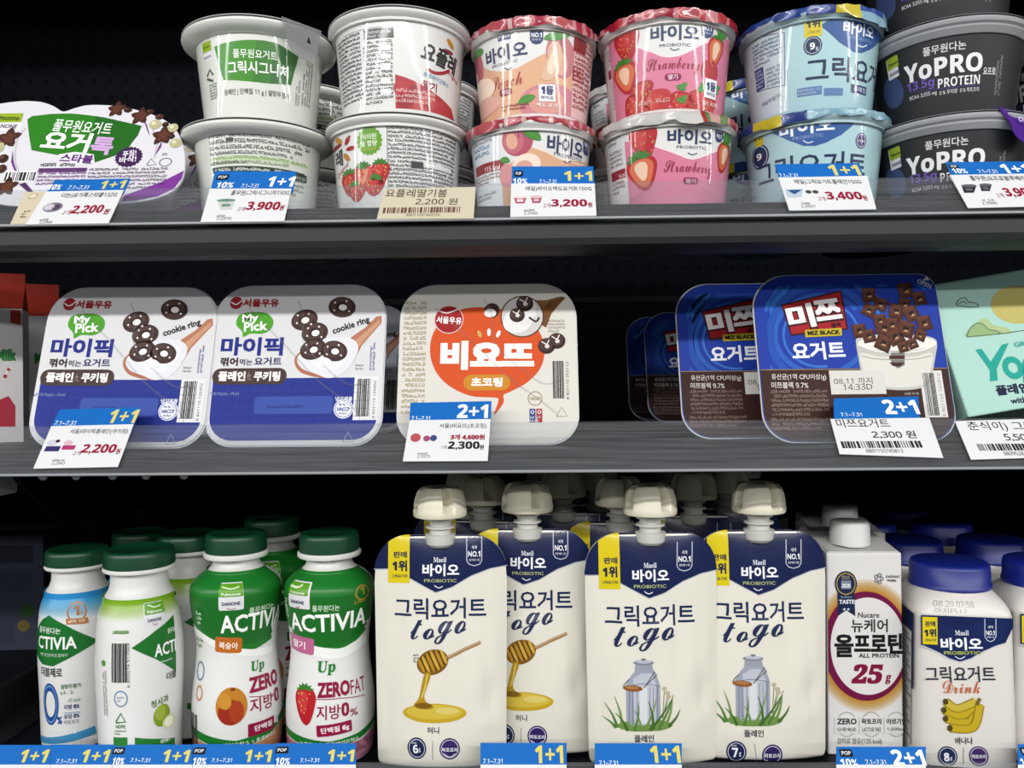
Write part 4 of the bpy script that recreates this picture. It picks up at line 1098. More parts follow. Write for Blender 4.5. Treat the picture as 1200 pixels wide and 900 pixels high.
# tickets on the lowest strip: only their blue heads reach into view
def low(label, x0, x1, y0, offer, ox0, ox1, oy, oh, col, pop=None, ten=None, dates=None):
    def db(a): promo(a, 0, 0, 0, 0, offer, ox0, ox1, oy, oh, col, pop, ten, dates)
    def dw(a): pass
    return std_ticket(label, (x0 + x1) / 2, ZB, [(x0, y0), (x1, y0), (x1, 897), (x0, 897)], [(x0, 896), (x1, 896), (x1, 936), (x0, 936)], db, dw)
Y2 = 'f2e478'
low('blue 1+1 ticket head cut by the view edge below the dark cartons', -44, 59, 873, '1+1', 24, 56, 886, 14, Y2)
low('blue 1+1 ticket head under the pale blue-topped bottle', 59.5, 131, 872.5, '1+1', 96, 128, 886, 14, Y2, None, None, ('7.1~7.31', 66, 90, 892, 4.5))
low('blue 1+1 ticket head with black badge under the green apple bottle', 131.5, 225, 872.5, '1+1', 191, 222, 886, 14, Y2, (131.5 + 1, 876, 146, 884), (132, 146, 892, 8), ('7.1~7.31', 153, 176, 891, 4.5))
low('blue 1+1 ticket head with black badge under the peach fruit bottle', 225.5, 322, 872, '1+1', 287, 318, 886, 14, Y2, (226.5, 876, 241, 884), (226, 242, 892, 8), ('7.1~7.31', 248, 272, 891, 4.5))
low('blue 1+1 ticket head with black badge under the strawberry fruit bottle', 322.5, 417, 871, '1+1', 384, 415, 885.5, 14, Y2, (323.5, 875, 338, 883), (323, 340, 892, 8), ('7.1~7.31', 352, 374, 891, 4.5))
low('blue 1+1 ticket head between the two honey pouches', 563, 664, 870.5, '1+1', 627, 660, 884, 21, Y2, None, None, ('7.1~7.31', 566, 589, 892, 5.5))
low('blue 1+1 ticket head under the milk can pouch beside the honey pouches', 697, 799, 871, '1+1', 762, 797, 884, 20, Y2, None, None, ('7.1~7.31', 702, 724, 894, 5))
low('blue 2+1 ticket head under the purple ring carton', 980, 1085, 875, '2+1', 1045, 1083, 888, 18, 'eef0f2', (984, 878, 999, 887), (985, 1005, 894, 9), ('7.1~7.31', 1014, 1038, 893, 5))
low('blue ticket head cut by the view edge beside the banana bottle', 1193, 1290, 872, '1+1', 1255, 1287, 886, 14, Y2, (1196, 876, 1210, 885), (1196, 1212, 893, 8))

# ================================================================== square trays on the middle shelf
def make_tray(label, name, px, Y, lean, quad_w, quad_h, lidcol, art, tubcol, group, roll=0, embs=True, corner=.026, zoff=0.0, tr=None):
    z0 = ZM + .0012 + zoff
    X = xat(px, z0 + .02, Y)
    t = Thing(name, label, 'yogurt', (X, Y, z0), (R(-lean), R(roll), 0), group)
    cz = quad_h / 2
    o = rrect(quad_w, quad_h, corner, 10, 0, cz, corner * .8, tr)
    p = Part()
    p.add(*loop_prism(rrect(quad_w * .92, quad_h * .91, corner * .8, 8, 0, cz), .0012, .034, .84, cz, 0), M(tubcol, 'plast')); p.build('tub', t)
    p = Part(); p.add(*loop_prism(rrect(quad_w + .0016, quad_h + .0016, corner, 10, 0, cz, corner * .8, tr), .0004, .0016), M('cfd0d2', 'plast')); p.build('flange', t)
    a = Art(t, lambda u, v: Vector((u, -.0006, v)), (0, cz), None, 'lid', clip=(-quad_w / 2, quad_w / 2, 0, quad_h))
    p = Part(); p.add(*loop_prism(o, -.0006, .0004), M(lidcol, 'lid'))
    a.W, a.H = quad_w, quad_h
    art(a); p.art(a); p.build('lid_film', t)
    if embs:     # seams of the two compartments pressed through the lid
        p = Part()
        def ridge(pts, r=.0007):
            p.add(*tube([(x, -.00072, z) for x, z in pts], r, 6), EMBOSS)
        w, h = quad_w, quad_h
        ridge(smooth_path([(-w * .30, h * .85), (-w * .08, h * .62), (w * .12, h * .40), (w * .28, h * .27), (w * .38, h * .18)], 5))
        ridge(smooth_path([(-w * .02, h * .90), (w * .02, h * .80), (w * .04, h * .62), (w * .18, h * .46), (w * .32, h * .36), (w * .42, h * .40)], 5))
        p.build('embossed_seam', t)
    return t, X
def round_blue(a, y, col, rad=.021, m=.0016):
    """lower colour field following the tray corners"""
    v = a.px(*y)[1]
    o = [q for q in rrect(a.W - 2 * m, a.H - 2 * m, rad, 8, 0, a.H / 2) if q[1] < v]
    lo = sorted(o, key=lambda q: q[0])
    o = [(-a.W / 2 + m, v)] + [q for q in rrect(a.W - 2 * m, a.H - 2 * m, rad, 8, 0, a.H / 2) if q[1] < v and q[0] < 0] + [q for q in rrect(a.W - 2 * m, a.H - 2 * m, rad, 8, 0, a.H / 2) if q[1] < v and q[0] >= 0] + [(a.W / 2 - m, v)]
    a.poly(o, col, 1)
def art_cookie(a):
    # blue lower field, lifted off the lower edge by a white margin
    v1 = a.px(340, 443)[1]; v0 = a.px(340, 503)[1]; w = a.W / 2 - .0035
    v0 = .0035
    a.emit([clip_half(rrect(a.W - .006, a.H - .007, .022, 10, 0, a.H / 2, .017), 1, v1, False)], '25369a', 1)
    a.clip = (-w + .006, w - .006, .004, a.H)
    rows = 8; rg = random.Random(4)
    for r in range(rows):
        va = v0 + (v1 - v0) * r / rows
        a.emit([[(-w, va), (w, va), (w, va + .00025), (-w, va + .00025)]], '1e2878', 2)
        u = -w + rg.random() * .006
        while u < w:
            a.emit([[(u, va), (u + .00025, va), (u + .00025, va + (v1 - v0) / rows), (u, va + (v1 - v0) / rows)]], '1e2878', 2); u += .006 + rg.random() * .004
    a.clip = (-a.W / 2, a.W / 2, 0, a.H)
    a.fine(243, 459, 290, 464, 1, '8a96d0', seed=99)
    a.ell(277, 355, 7.4, 7.2, 'b0202c', 3); a.line([(271, 354), (277, 357), (284, 352)], 1.4, 'ece4e4', 4, 4)
    a.t('서울우유', 285, 327, 355, 9.5, 'b0242e', bold=.04)
    a.pp([(277, 380), (281, 369), (295, 366), (312, 367), (320, 375), (318, 385), (308, 391), (294, 391), (285, 395), (284, 389)], '55b02c', 3, 5)
    a.t('My', 284, 303, 374, 12, 'f4f8f0', bold=.03, dy=-1.5, l=6); a.t('Pick', 286, 313.5, 382.5, 11, 'f4f8f0', bold=.03, dy=-2, l=6)
    a.t('마이픽', 259, 332, 406, 21.5, '222f92', bold=.036)
    a.t('꺾어', 258, 279, 424, 10, '3e2c2a', bold=.04); a.t('먹는', 281, 296, 424.5, 7.5, '4a3a60', bold=.02); a.t('요거트', 298, 330, 423.5, 9.5, '262e6a', bold=.024)
    a.rect(249, 431.5, 336, 450.5, '4e3c38', 4, rad=9); a.t('플레인', 256, 288, 441, 11.5, 'f2ece8', bold=.044, l=6); a.t('ft.', 289.5, 296, 441, 9, 'a89088', shear=.1, l=6); a.t('쿠키링', 297.5, 328.5, 441, 11.5, 'f2ece8', bold=.044, l=6)
    # spoon and yogurt
    a.pp([(398, 413), (412, 395), (428, 384), (441, 371), (447, 370), (447.5, 378), (436, 391), (424, 405), (414, 424)], 'c98466', 2)
    a.pp([(402, 412), (420, 396), (436, 382), (445, 374), (446, 378), (430, 395), (414, 415)], 'e0a888', 3)
    a.pp([(345, 423), (352, 412), (372, 400), (398, 396), (414, 401), (417, 413), (408, 430), (392, 442), (372, 442), (352, 436)], 'c47a5c', 3, 5)
    a.pp([(348, 421), (356, 411), (372, 399), (398, 395), (414, 398), (420, 408), (413, 425), (400, 439), (384, 443), (370, 438), (354, 432)], 'dcdce2', 4, 5)
    a.pp([(360, 412), (380, 402), (402, 402), (412, 408), (404, 424), (388, 434), (368, 428)], 'e8e8ee', 5, 5)
    for x, y, r in ((401, 360, -8), (357, 375, 14), (369, 390, 10), (367, 409.5, 18), (392, 411.5, -12)): a.ring(x, y, 15.5 if y > 362 else 16, 12, 7, r)
    a.ell(380, 424, 9, 5, 'eeeef2', 12, -12)
    a.t('cookie ring', 390, 433, 382, 10, '2c2426', dy=-14.5, bold=.028)
    a.rect(298, 464.5, 390, 485, '4058b4', 3, rad=4); a.fine(312, 474, 362, 479, 1, '2c3c88', seed=7, l=4)
    a.t('냉장제품', 393, 413, 467.5, 5.5, 'e4e8f2', bold=.02)
    a.ell(402.5, 479, 11.5, 11.5, 'e4e8f2', 3, hole=.9); a.ell(402.5, 479, 9.6, 9.6, 'e4e8f2', 3); a.t('HACCP', 395, 410, 479.5, 4.5, '25369a', bold=.03, l=5); a.fine(397, 472.5, 408, 476, 1, '25369a', seed=3, l=5); a.fine(397, 483, 408, 486, 1, '25369a', seed=3, l=5)
    a.rect(414.5, 441, 443, 492, 'dededf', 2); a.bars(418, 444, 434, 488, '17171a', None, vert=False, seed=6, l=3); a.tv('8 801115 126452', 438.5, 446, 490, 3, '2a2a2e')
    a.fine(433, 401, 440, 434, 2, '5a64a8', seed=8, vert=True); a.fine(416, 426, 428, 434, 2, 'a0a0aa', seed=9)
    a.line([(402, 518), (408, 506), (414, 518), (402, 518)], 1, 'a8aec0', 3)
TW, TH = .1225, .1175
gY = 'cookie ring yogurt trays leaning on the middle shelf'
tc2, X2 = make_tray('cookie ring yogurt tray', 'yogurt_tray', 341, .548, 15.5, TW, TH, 'd4d4d6', art_cookie, 'c4c4c6', gY)
X1 = xat(133, ZM + .02, .546)
tc2.o['label'] = 'white and blue cookie ring yogurt tray beside the orange bubble tray'
copy_tree(tc2, (X1, .546, ZM + .0012), (R(-16), R(.6), 0), label='white and blue cookie ring yogurt tray behind the white 2,200 ticket')
copy_tree(tc2, (X2 - .006, .700, ZM + .0012), label='cookie ring yogurt tray in shade behind the tray next to the orange one')
copy_tree(tc2, (X1 - .030, .690, ZM + .0012), label='cookie ring yogurt tray in shade behind the tray with the 2,200 ticket')

def art_orange(a):
    a.fine(472, 352, 500, 486, 22, 'bcae8c', seed=101)
    a.pp([(504, 412), (508, 390), (524, 370), (548, 361), (575, 361), (606, 367), (628, 383), (638, 406), (634, 430), (618, 448), (598, 459), (590, 463), (590, 472), (579, 486), (584, 470), (580, 466), (552, 464), (526, 452), (510, 434)], 'ea5a22', 2, 5)
    # lettering in rounded bold strokes
    a.t('비요뜨', 516, 626, 416.5, 34, 'f2eeea', bold=.062, l=5)
    for x, y, r in ((562, 391.5, -24), (573, 389.5, 0), (584, 391.5, 24)): a.ell(x, y, 2.2, 4.4, 'f2eeea' if x > 570 else 'eac06a', 5, -r)
    a.rect(543, 439, 598, 457.5, 'e09628', 4, rad=9); a.t('초코링', 552, 589, 448, 11, 'f4f0ea', bold=.042, l=7)
    a.ell(526, 374.5, 17.2, 16.6, 'b02026', 4); a.ell(526, 374.5, 17.2, 16.6, 'e4c4c4', 5, hole=.94); a.t('서울우유', 511.5, 541, 375.5, 8.5, 'f2eeee', bold=.03, dy=2, l=7)
    a.line([(514, 364), (524, 367), (538, 362)], 1.6, 'ece0e0', 6, 4)
    a.pp([(630, 378), (636, 364), (644, 353), (658, 347.5), (663, 349), (655, 357), (646, 368), (640, 384)], '7c5028', 4); a.pp([(622, 352), (640, 352), (656, 347.5), (644, 358), (634, 366)], '8e6232', 4)
    a.ell(612, 371, 25.5, 24.5, '6a4a2a', 4); a.ell(612, 371, 24, 23, 'ccc9c6', 5); a.ell(607, 376, 18, 14, 'e4e2e0', 6, 20); a.ell(618, 366, 10, 16, 'dedcda', 7, -20)
    for x, y, r in ((615, 356, 10), (606, 369.5, 9), (640.5, 405.5, 10), (652.5, 399.5, 10)):
        a.ring(x, y, r, r * .92, 9, 0, '3a241c', .28, 'd8d0c8', False); a.line([(x - r * .6, y - r * .5), (x, y - r * .2), (x + r * .3, y - r * .7)], 1.2, 'ece4dc', 14, 4)
    a.ell(576.5, 364, 9, 8.6, '4a332a', 6); a.ell(574.5, 367, 7, 5, 'e6e2de', 7)
    a.line([(620, 372), (628, 377), (632, 372)], 2.4, '4a332a', 9, 3)
    a.fine(642, 374, 664, 390, 4, 'b0a898', seed=103)
    a.bars(648, 423, 661, 467, '2a2a2c', None, seed=17, l=3); a.tv('8 801115 252112', 665, 424, 468, 3, '4a4a4c')
    a.ell(627, 467, 8.6, 8.6, 'b09c78', 3, hole=.88); a.t('HACCP', 621, 633, 467, 4, 'b09c78', bold=.02)
    a.rect(620.5, 479, 627.5, 495, '34508e', 3); a.rect(628.5, 479, 635.5, 495, 'b8383c', 3); a.ell(624, 483, 2.2, 2.2, 'e4e4e8', 4, hole=.6); a.ell(632, 483, 2.2, 2.2, 'e8e4e4', 4, hole=.6); a.fine(621, 487, 635, 495, 2, 'dcdce0', seed=5, l=5)
    a.line([(652, 488), (658, 477), (665, 488), (652, 488)], 1.1, 'a8a090', 3)
make_tray('cream yogurt tray with a large orange speech bubble and choco rings', 'yogurt_tray', 571, .548, 15.5, .1245, .1165, 'd6d2ca', art_orange, 'c6c2ba', None)

def art_blue_tray(a):
    v = a.px(1000, 433)[1]
    o = rrect(a.W - .0012, a.H - .0012, .0255, 10, 0, a.H / 2, .021, .0115)
    up = [[q for q in o if q[1] >= v]]
    a.emit([clip_half(list(o), 1, v, True)], '1b3fb0', 1)
    a.emit([clip_half(list(o), 1, v, False)], '40221c', 1)
    a.emit([[(-a.W / 2 + .0006, v), (a.W / 2 - .0006, v), (a.W / 2 - .0006, v + .0006), (-a.W / 2 + .0006, v + .0006)]], 'a88a5a', 3)
    # swirl of lighter blue
    a.clip = (-a.W / 2 + .0076, a.W / 2 - .0076, v + .0008, a.H - .0078)
    for i, (rx, ry, wd, c) in enumerate(((54, 46, 6, '2c68cc'), (60, 58, 9, '2458c0'), (72, 70, 5, '2f76d8'), (94, 80, 8, '2254bc'), (44, 38, 3, '3a7cd8'))):
        a.line([(962 + rx * math.cos(R(q)) - (i == 3) * 14, 392 + ry * math.sin(R(q))) for q in range(20 + i * 15, 330 + i * 10, 10)], wd, c, 2)
    a.pp([(1010, 322), (1075, 317), (1098, 330), (1090, 342), (1060, 330), (1030, 336)], '2f74d8', 2, 4); a.pp([(902, 350), (912, 336), (930, 328), (920, 346), (908, 368), (903, 372)], '2f74d8', 2, 4)
    a.clip = (-a.W / 2, a.W / 2, 0, a.H)
    a.pp([(915, 357), (986, 340), (994, 386), (927, 394)], '3a1014', 3); a.pp([(917, 358.5), (984.5, 342.5), (991.5, 384.5), (928, 391.5)], 'b81e28', 4)
    a.t('미', 921, 955, 372, 31, '3a0e12', dy=-5, bold=.08, l=5); a.t('미', 922.5, 953.5, 371, 28, 'f0eaea', dy=-5, bold=.045, l=8)
    a.t('쯔', 953, 986, 364, 27, '3a0e12', dy=-4, bold=.08, l=5); a.t('쯔', 954.5, 984.5, 363, 24, 'f0eaea', dy=-4, bold=.045, l=8); a.t('블랙', 974, 985, 381, 6, '3a0e12', dy=-1, bold=.03, l=8)
    a.pp([(943, 387), (986, 384.5), (986.5, 393.5), (943.5, 395.5)], 'd8c428', 9); a.t('MIZ BLACK', 946, 984, 390, 5.2, '24221c', dy=-1.5, bold=.045, l=11)
    a.t('요거트', 928, 990, 411, 21, 'eceef2', dy=-2, bold=.03)
    # glass jar
    a.pp([(1003, 402), (1006, 396), (1030, 392), (1070, 392), (1093, 396), (1098, 403), (1096, 418), (1092, 440), (1086, 452), (1066, 457), (1036, 456), (1016, 450), (1010, 440), (1006, 420)], 'c4c2ba', 4, 4)
    a.pp([(1008, 414), (1030, 418), (1070, 418), (1092, 414), (1089, 438), (1082, 450), (1060, 454), (1036, 453), (1018, 448), (1012, 436)], 'd6d4cc', 5, 4)
    a.ell(1051, 402, 46, 9, 'e4e2dc', 5); a.line([(1005, 404), (1025, 411), (1051, 413), (1078, 411), (1096, 404)], 1.2, 'f4f4f0', 6, 4); a.line([(1009, 417), (1030, 421), (1070, 421), (1091, 417)], 1, 'aaa89e', 7, 4)
    a.pp([(1044, 412), (1060, 412), (1060, 428), (1052, 432), (1044, 426)], '8a8480', 6); a.pp([(1042, 417), (1060, 417), (1060, 421), (1042, 421)], '4a2a22', 7); a.pp([(1042, 425), (1060, 425), (1054, 430), (1046, 429)], '4a2a22', 7)
    rg = random.Random(12)
    for x, y, r in ((1018, 346, 8), (1061, 340.5, 8.5), (1077, 350, 7.5), (1031.5, 357, 7.5), (1018, 364, 7.5), (1060, 357, 7), (1050, 365, 8.5), (1068, 368, 8.5), (1083, 379, 8.5), (1007, 388, 8), (1031, 376, 7.5), (1018, 394, 7.5), (1036, 385, 9), (1045, 381, 8), (1061, 386, 9.5), (1049, 395, 9), (1035, 402.5, 9), (1069, 403, 6), (1078, 393, 6.5), (1058, 407, 6)):
        q = rg.uniform(-30, 30); f = a.fr(x, y, q)
        sq = lambda k: [f(-r * k, -r * k), f(r * k, -r * k), f(r * k, r * k), f(-r * k, r * k)]
        a.poly(sq(1), '4a261c', 9); a.poly([f(-r, r), f(r, r), f(r * .6, r * .6), f(-r * .6, r * .6)], '6e3f2e', 10); a.poly([f(-r, -r), f(-r, r), f(-r * .6, r * .6), f(-r * .6, -r * .6)], '5e3226', 10)
        a.poly(sq(.62), '63382a', 10); a.poly(sq(.34), '24100c', 11); a.poly([f(-r * .3, -r * .34), f(r * .34, -r * .34), f(r * .3, -r * .04), f(-r * .1, -r * .1)], 'c8a070', 12)
    a.t('유산균(1억 CFU이상/g)', 904, 968, 442, 8, 'd8d2cc', bold=.010); a.t('미쯔블랙 9.7%', 904, 947, 451.5, 7.5, 'd8d2cc', bold=.010)
    a.fine(904, 456, 972, 488, 6, '9a8078', seed=111); a.fine(904, 489, 980, 505, 3, '9a8078', seed=112)
    a.rect(972.5, 434, 1037, 462, 'd2cfca', 6); a.t('08.11 까지', 977, 1022, 446.5, 7.5, '5a5656', dy=-1, l=8); a.t('14:33D', 988, 1022, 453.5, 7, '5a5656', dy=-1, l=8)
    a.rect(1080.5, 434, 1107, 489, 'd6d4d2', 4); a.bars(1084, 437, 1098, 487, '1c1a1a', None, seed=19, l=5); a.tv('8 801155 745813', 1103, 438, 488, 3.4, '2a2626')
    a.t('OPEN', 1075, 1091, 332.5, 5.5, 'dde4ee', dy=7, bold=.02); a.pp([(1081, 328.5), (1089, 328.5), (1086, 323.5)], 'dde4ee', 3)
    a.t('0점구역', 1060, 1076, 461.5, 3, 'c8c0b8', l=6)
gM = 'dark blue choco cube yogurt trays in a file'
tm, XM = make_tray('dark blue yogurt tray with choco cubes over a jar, front of its file', 'yogurt_tray', 1010, .546, 15.5, .1290, .1205, '2f4088', art_blue_tray, 'cfcfd2', gM, embs=False, tr=.012)
copy_tree(tm, (XM - .046, .592, ZM + .0012), label='dark blue choco cube yogurt tray directly behind the front one of the file')
copy_tree(tm, (XM - .034, .840, ZM + .0012), label='dark blue choco cube yogurt tray in deep shade, third in the file')
copy_tree(tm, (XM - .046, .900, ZM + .0012), label='dark blue choco cube yogurt tray in deep shade, last in the file')

# mint green carton on the right, tipped onto its lower left corner
def mint_box():
    wB, hB, dB_ = .150, .098, .055
    ang = R(-9.0)
    c = at(1135, 494, .552)
    t = Thing('yogurt_carton', 'mint green yogurt carton with teal lettering tipped behind the 5,500 ticket', 'yogurt carton', (c.x, .552, ZM + .0165), (R(-17), ang, 0))
    p = Part(); p.add(*box(0, wB, 0, dB_, 0, hB, .0012), M('b2dcd0', 'paper'))
    a = Art(t, lambda u, v: Vector((u, 0, v)), (.03, .05), None, 'paper', clip=(.001, wB - .001, .001, hB - .001))
    a.line([(1120, 357), (1124, 351), (1131, 349), (1135, 354), (1142, 355), (1147, 359), (1138, 360), (1128, 359), (1120, 357)], 1, '4a4a4c', 3, 4); a.line([(1124, 356), (1129, 353), (1133, 357)], .9, '4a4a4c', 3, 3)
    a.ell(1192, 357, 32, 23, 'd8cc78', 2)
    a.pp([(1133, 395), (1136, 386), (1144, 379), (1152, 380), (1158, 386), (1168, 388), (1174, 391)], 'a4c88c', 3, 3); a.pp([(1144, 382), (1150, 374), (1158, 374), (1164, 381), (1180, 384), (1184, 391), (1160, 390)], 'bcd49a', 2, 3)
    a.line([(1133, 395), (1136, 386), (1144, 379), (1152, 380), (1158, 386), (1168, 388), (1172, 391)], .9, '4a504a', 4, 3); a.line([(1133, 395), (1175, 391), (1215, 385)], .9, '4a504a', 4)
    a.t('GRE', 1188, 1206, 403, 5.5, '3ab0a0', dy=-3, bold=.03)
    a.pp([(1143, 410), (1150, 408.5), (1161, 424), (1174, 404), (1182, 402), (1168, 432), (1169, 446), (1160, 447), (1160, 434)], '28b4a4', 4)
    a.ell(1187, 431, 12.5, 14, '28b4a4', 4, hole=.46); a.t('Yo', 1210, 1240, 424, 30, '28b4a4', bold=.06)
    a.pp([(1198, 424), (1204, 414), (1210, 412), (1208, 430), (1206, 448), (1199, 448)], '28b4a4', 4)
    a.t('플레인', 1167, 1206, 456, 12, '222846', dy=-4, bold=.04); a.t('with', 1184, 1203, 469, 7, '222846', dy=-2, bold=.024); a.ell(1196, 484, 7, 4, '4a5a2a', 3); a.ell(1200, 486, 6, 4, '6a4a30', 4)
    p.art(a); p.build('box', t, smooth=False)
    p = Part(); p.add(*box(.004, wB - .004, .001, dB_ - .001, hB - .0004, hB + .0006), M('8fbcb0', 'paper')); p.build('top_flap', t, smooth=False)
mint_box()

# strawberry milk packs at the far left of the middle shelf
def art_milk(a):
    a.pp([(12, 345), (48, 345), (48, 372), (30, 382), (12, 378)], 'b83a28', 2)
    a.t('Milk', -4, 19, 416, 14, '2a8a3c', bold=.05); a.line([(4, 445), (10, 432), (15, 431)], 3.6, 'd8d4d4', 3); a.line([(5, 443), (7, 439)], 3.8, 'b03030', 4); a.line([(9, 434.5), (11, 431.5)], 3.8, 'b03030', 4)
    a.pp([(-4, 470), (10, 464), (18, 476), (18, 500), (-4, 500)], 'b83448', 3)
def make_pack(px, Y):
    W_, D_, H_ = .040, .040, .105
    X = xat(px, ZM + .05, Y)
    t = Thing('milk_carton', 'small red and white strawberry milk carton at the far end beside the cookie ring trays', 'milk carton', (X, Y, ZM), (0, 0, R(26)), 'small strawberry milk cartons')
    w = W_ / 2
    p = Part()
    V = [(-w, 0, 0), (w, 0, 0), (w, D_, 0), (-w, D_, 0), (-w, 0, H_), (w, 0, H_), (w, D_, H_), (-w, D_, H_)]
    p.add(V, [[3, 2, 1, 0], [0, 1, 5, 4], [1, 2, 6, 5], [2, 3, 7, 6], [3, 0, 4, 7]], M('c8c4c4', 'paper'))
    a = Art(t, lambda u, v: Vector((u, 0, v)), (0, .05), None, 'paper', clip=(-w + .001, w - .001, .001, H_ - .001)); art_milk(a); p.art(a); p.build('carton_body', t, smooth=False)
    p = Part(); m = D_ / 2
    g = [(-w, 0, H_), (w, 0, H_), (w, D_, H_), (-w, D_, H_), (-w, m - .001, H_ + .020), (w, m - .001, H_ + .020), (w, m + .001, H_ + .020), (-w, m + .001, H_ + .020), (-w, m - .001, H_ + .030), (w, m - .001, H_ + .030), (w, m + .001, H_ + .030), (-w, m + .001, H_ + .030)]
    p.add(g, [[0, 1, 5, 4], [2, 3, 7, 6], [1, 2, 6, 5], [3, 0, 4, 7], [4, 5, 9, 8], [6, 7, 11, 10], [5, 6, 10, 9], [7, 4, 8, 11], [8, 9, 10, 11]], M('b83a28', 'paper')); p.build('gable_top', t, smooth=False)
    return t, X
pk, PX = make_pack(-8, .62)
copy_tree(pk, (xat(37, ZM + .05, .69), .69, ZM), label='small red and white strawberry milk carton half hidden behind the first cookie ring tray')

# ================================================================== drinking bottles, lowest shelf
def bottle(label, px, Y, prof, Rc, Rring, zr, zc, ztop, sleeve_art, top_col, neck_from, name='yogurt_drink_bottle', group='drinking yogurt bottles at the left of the lowest shelf', scale=1.0, rz=0, sleevecol='dcdcda', cap='07472a', date=None):
    DZ = .008 / scale; prof = [(r, q if i < 2 else q + DZ) for i, (r, q) in enumerate(prof)]; zr += DZ; zc += DZ; ztop += DZ; neck_from += DZ
    X = xat(px, ZB + .08, Y)
    t = Thing(name, label, 'yogurt drink', (X, Y, ZB), (0, 0, rz), group, scale)
    body = [q for q in prof if q[1] <= neck_from]
    surf, R0 = rev(prof)
    pr = smooth_path(body, 4)
    p = Part(); p.add(*lathe([(.001, .003), (body[0][0] * .8, .0015), (body[0][0] * .92, 0)] + pr, 64), M(sleevecol, 'film'))
    ps, _ = rev(pr)
    a = Art(t, ps, (0, neck_from * .5), .0030, 'film', stepv=.0016, clip=(-R0 * 1.75, R0 * 1.75, .002, neck_from - .0004), ulim=R0 * 1.35)
    a.R0 = R0; a.l0 = 1.1e-4
    sleeve_art(a); p.art(a); p.build('printed_sleeve', t)
    neck = [q for q in prof if q[1] >= neck_from]
    p = Part(); p.add(*lathe(smooth_path([(body[-1][0] - .0004, neck_from - .002)] + neck, 3), 56, cap0=False), M('d6d6d2', 'plast'))
    if date:
        ns, nr = rev(neck); a = Art(t, ns, (0, neck[0][1] + .004), .0032, 'plast', ulim=nr * 1.2); a.t(*date); p.art(a)
    p.build('neck', t)
    p = Part(); p.add(*lathe([(Rc * .9, zr - .0005), (Rring - .0006, zr), (Rring, zr + .001), (Rring, zc - .001), (Rring - .001, zc), (Rc * .9, zc)], 56, cap0=False), M('dededa', 'plast')); p.build('collar_ring', t)
    rib = lambda q, z: 1 + (.008 * math.cos(72 * q) if zc + .001 < z < ztop - .0035 else 0)
    p = Part(); p.add(*lathe([(Rc * .7, zc), (Rc, zc + .0004), (Rc, zc + .0015), (Rc * .995, ztop - .004), (Rc * .985, ztop - .0018), (Rc * .94, ztop - .0004), (Rc * .88, ztop), (Rc * .84, ztop - .0006), (.001, ztop - .0006)], 216, rib, cap0=False, cap1=True), M(cap, 'plast')); p.build('screw_cap', t, sharp=60)
    return t, X
def band(a, v0, v1, col, l=1):
    w = a.R0 * 1.7
    a.emit([[(-w, v0), (w, v0), (w, v1), (-w, v1)]], col, l)
def fade(a, v0, v1, c0, c1, n=9, l=1):
    """printed colour blend from c0 (at v0) to c1 (at v1)"""
    A = [int(c0[i:i + 2], 16) for i in (0, 2, 4)]; B = [int(c1[i:i + 2], 16) for i in (0, 2, 4)]
    for i in range(n):
        k = (i + .5) / n
        band(a, v0 + (v1 - v0) * i / n, v0 + (v1 - v0) * (i + 1) / n, ''.join('%02x' % int(A[q] + (B[q] - A[q]) * k) for q in range(3)), l)
GR = '1c7a2c'
def brandcard(a, x0, y0, x1, y1, l=4):
    m = (y0 + y1) / 2
    a.rect(x0, y0, x1, y1, 'd8d8dc', l, rad=2); a.rect(x0 + .6, y0 + .6, x1 - .6, m, '6ab028', l + 1, rad=1.5)
    a.line([(x0 + 4, y0 + 4), ((x0 + x1) / 2, y0 + 6.5), (x1 - 5, y0 + 3.5)], 1.2, 'dce8c8', l + 2, 3); a.t('Pulmuone', x0 + 3.5, x1 - 3.5, m - 3.5, 3.4, 'e8f0dc', bold=.02, l=l + 3)
    a.t('DANONE', x0 + 4, x1 - 4, (m + y1) / 2 - .5, 4, '24305e', bold=.03, l=l + 3); a.line([(x0 + 10, y1 - 3.4), ((x0 + x1) / 2, y1 - 2), (x1 - 9, y1 - 3.4)], .8, 'b83040', l + 3, 3)
PROF_S = [(.0262, .0015), (.0268, .010), (.0275, .030), (.0284, .052), (.0286, .070), (.0278, .088), (.0262, .100), (.0235, .108), (.0205, .1145), (.0190, .119), (.0185, .1245), (.0186, .1285)]
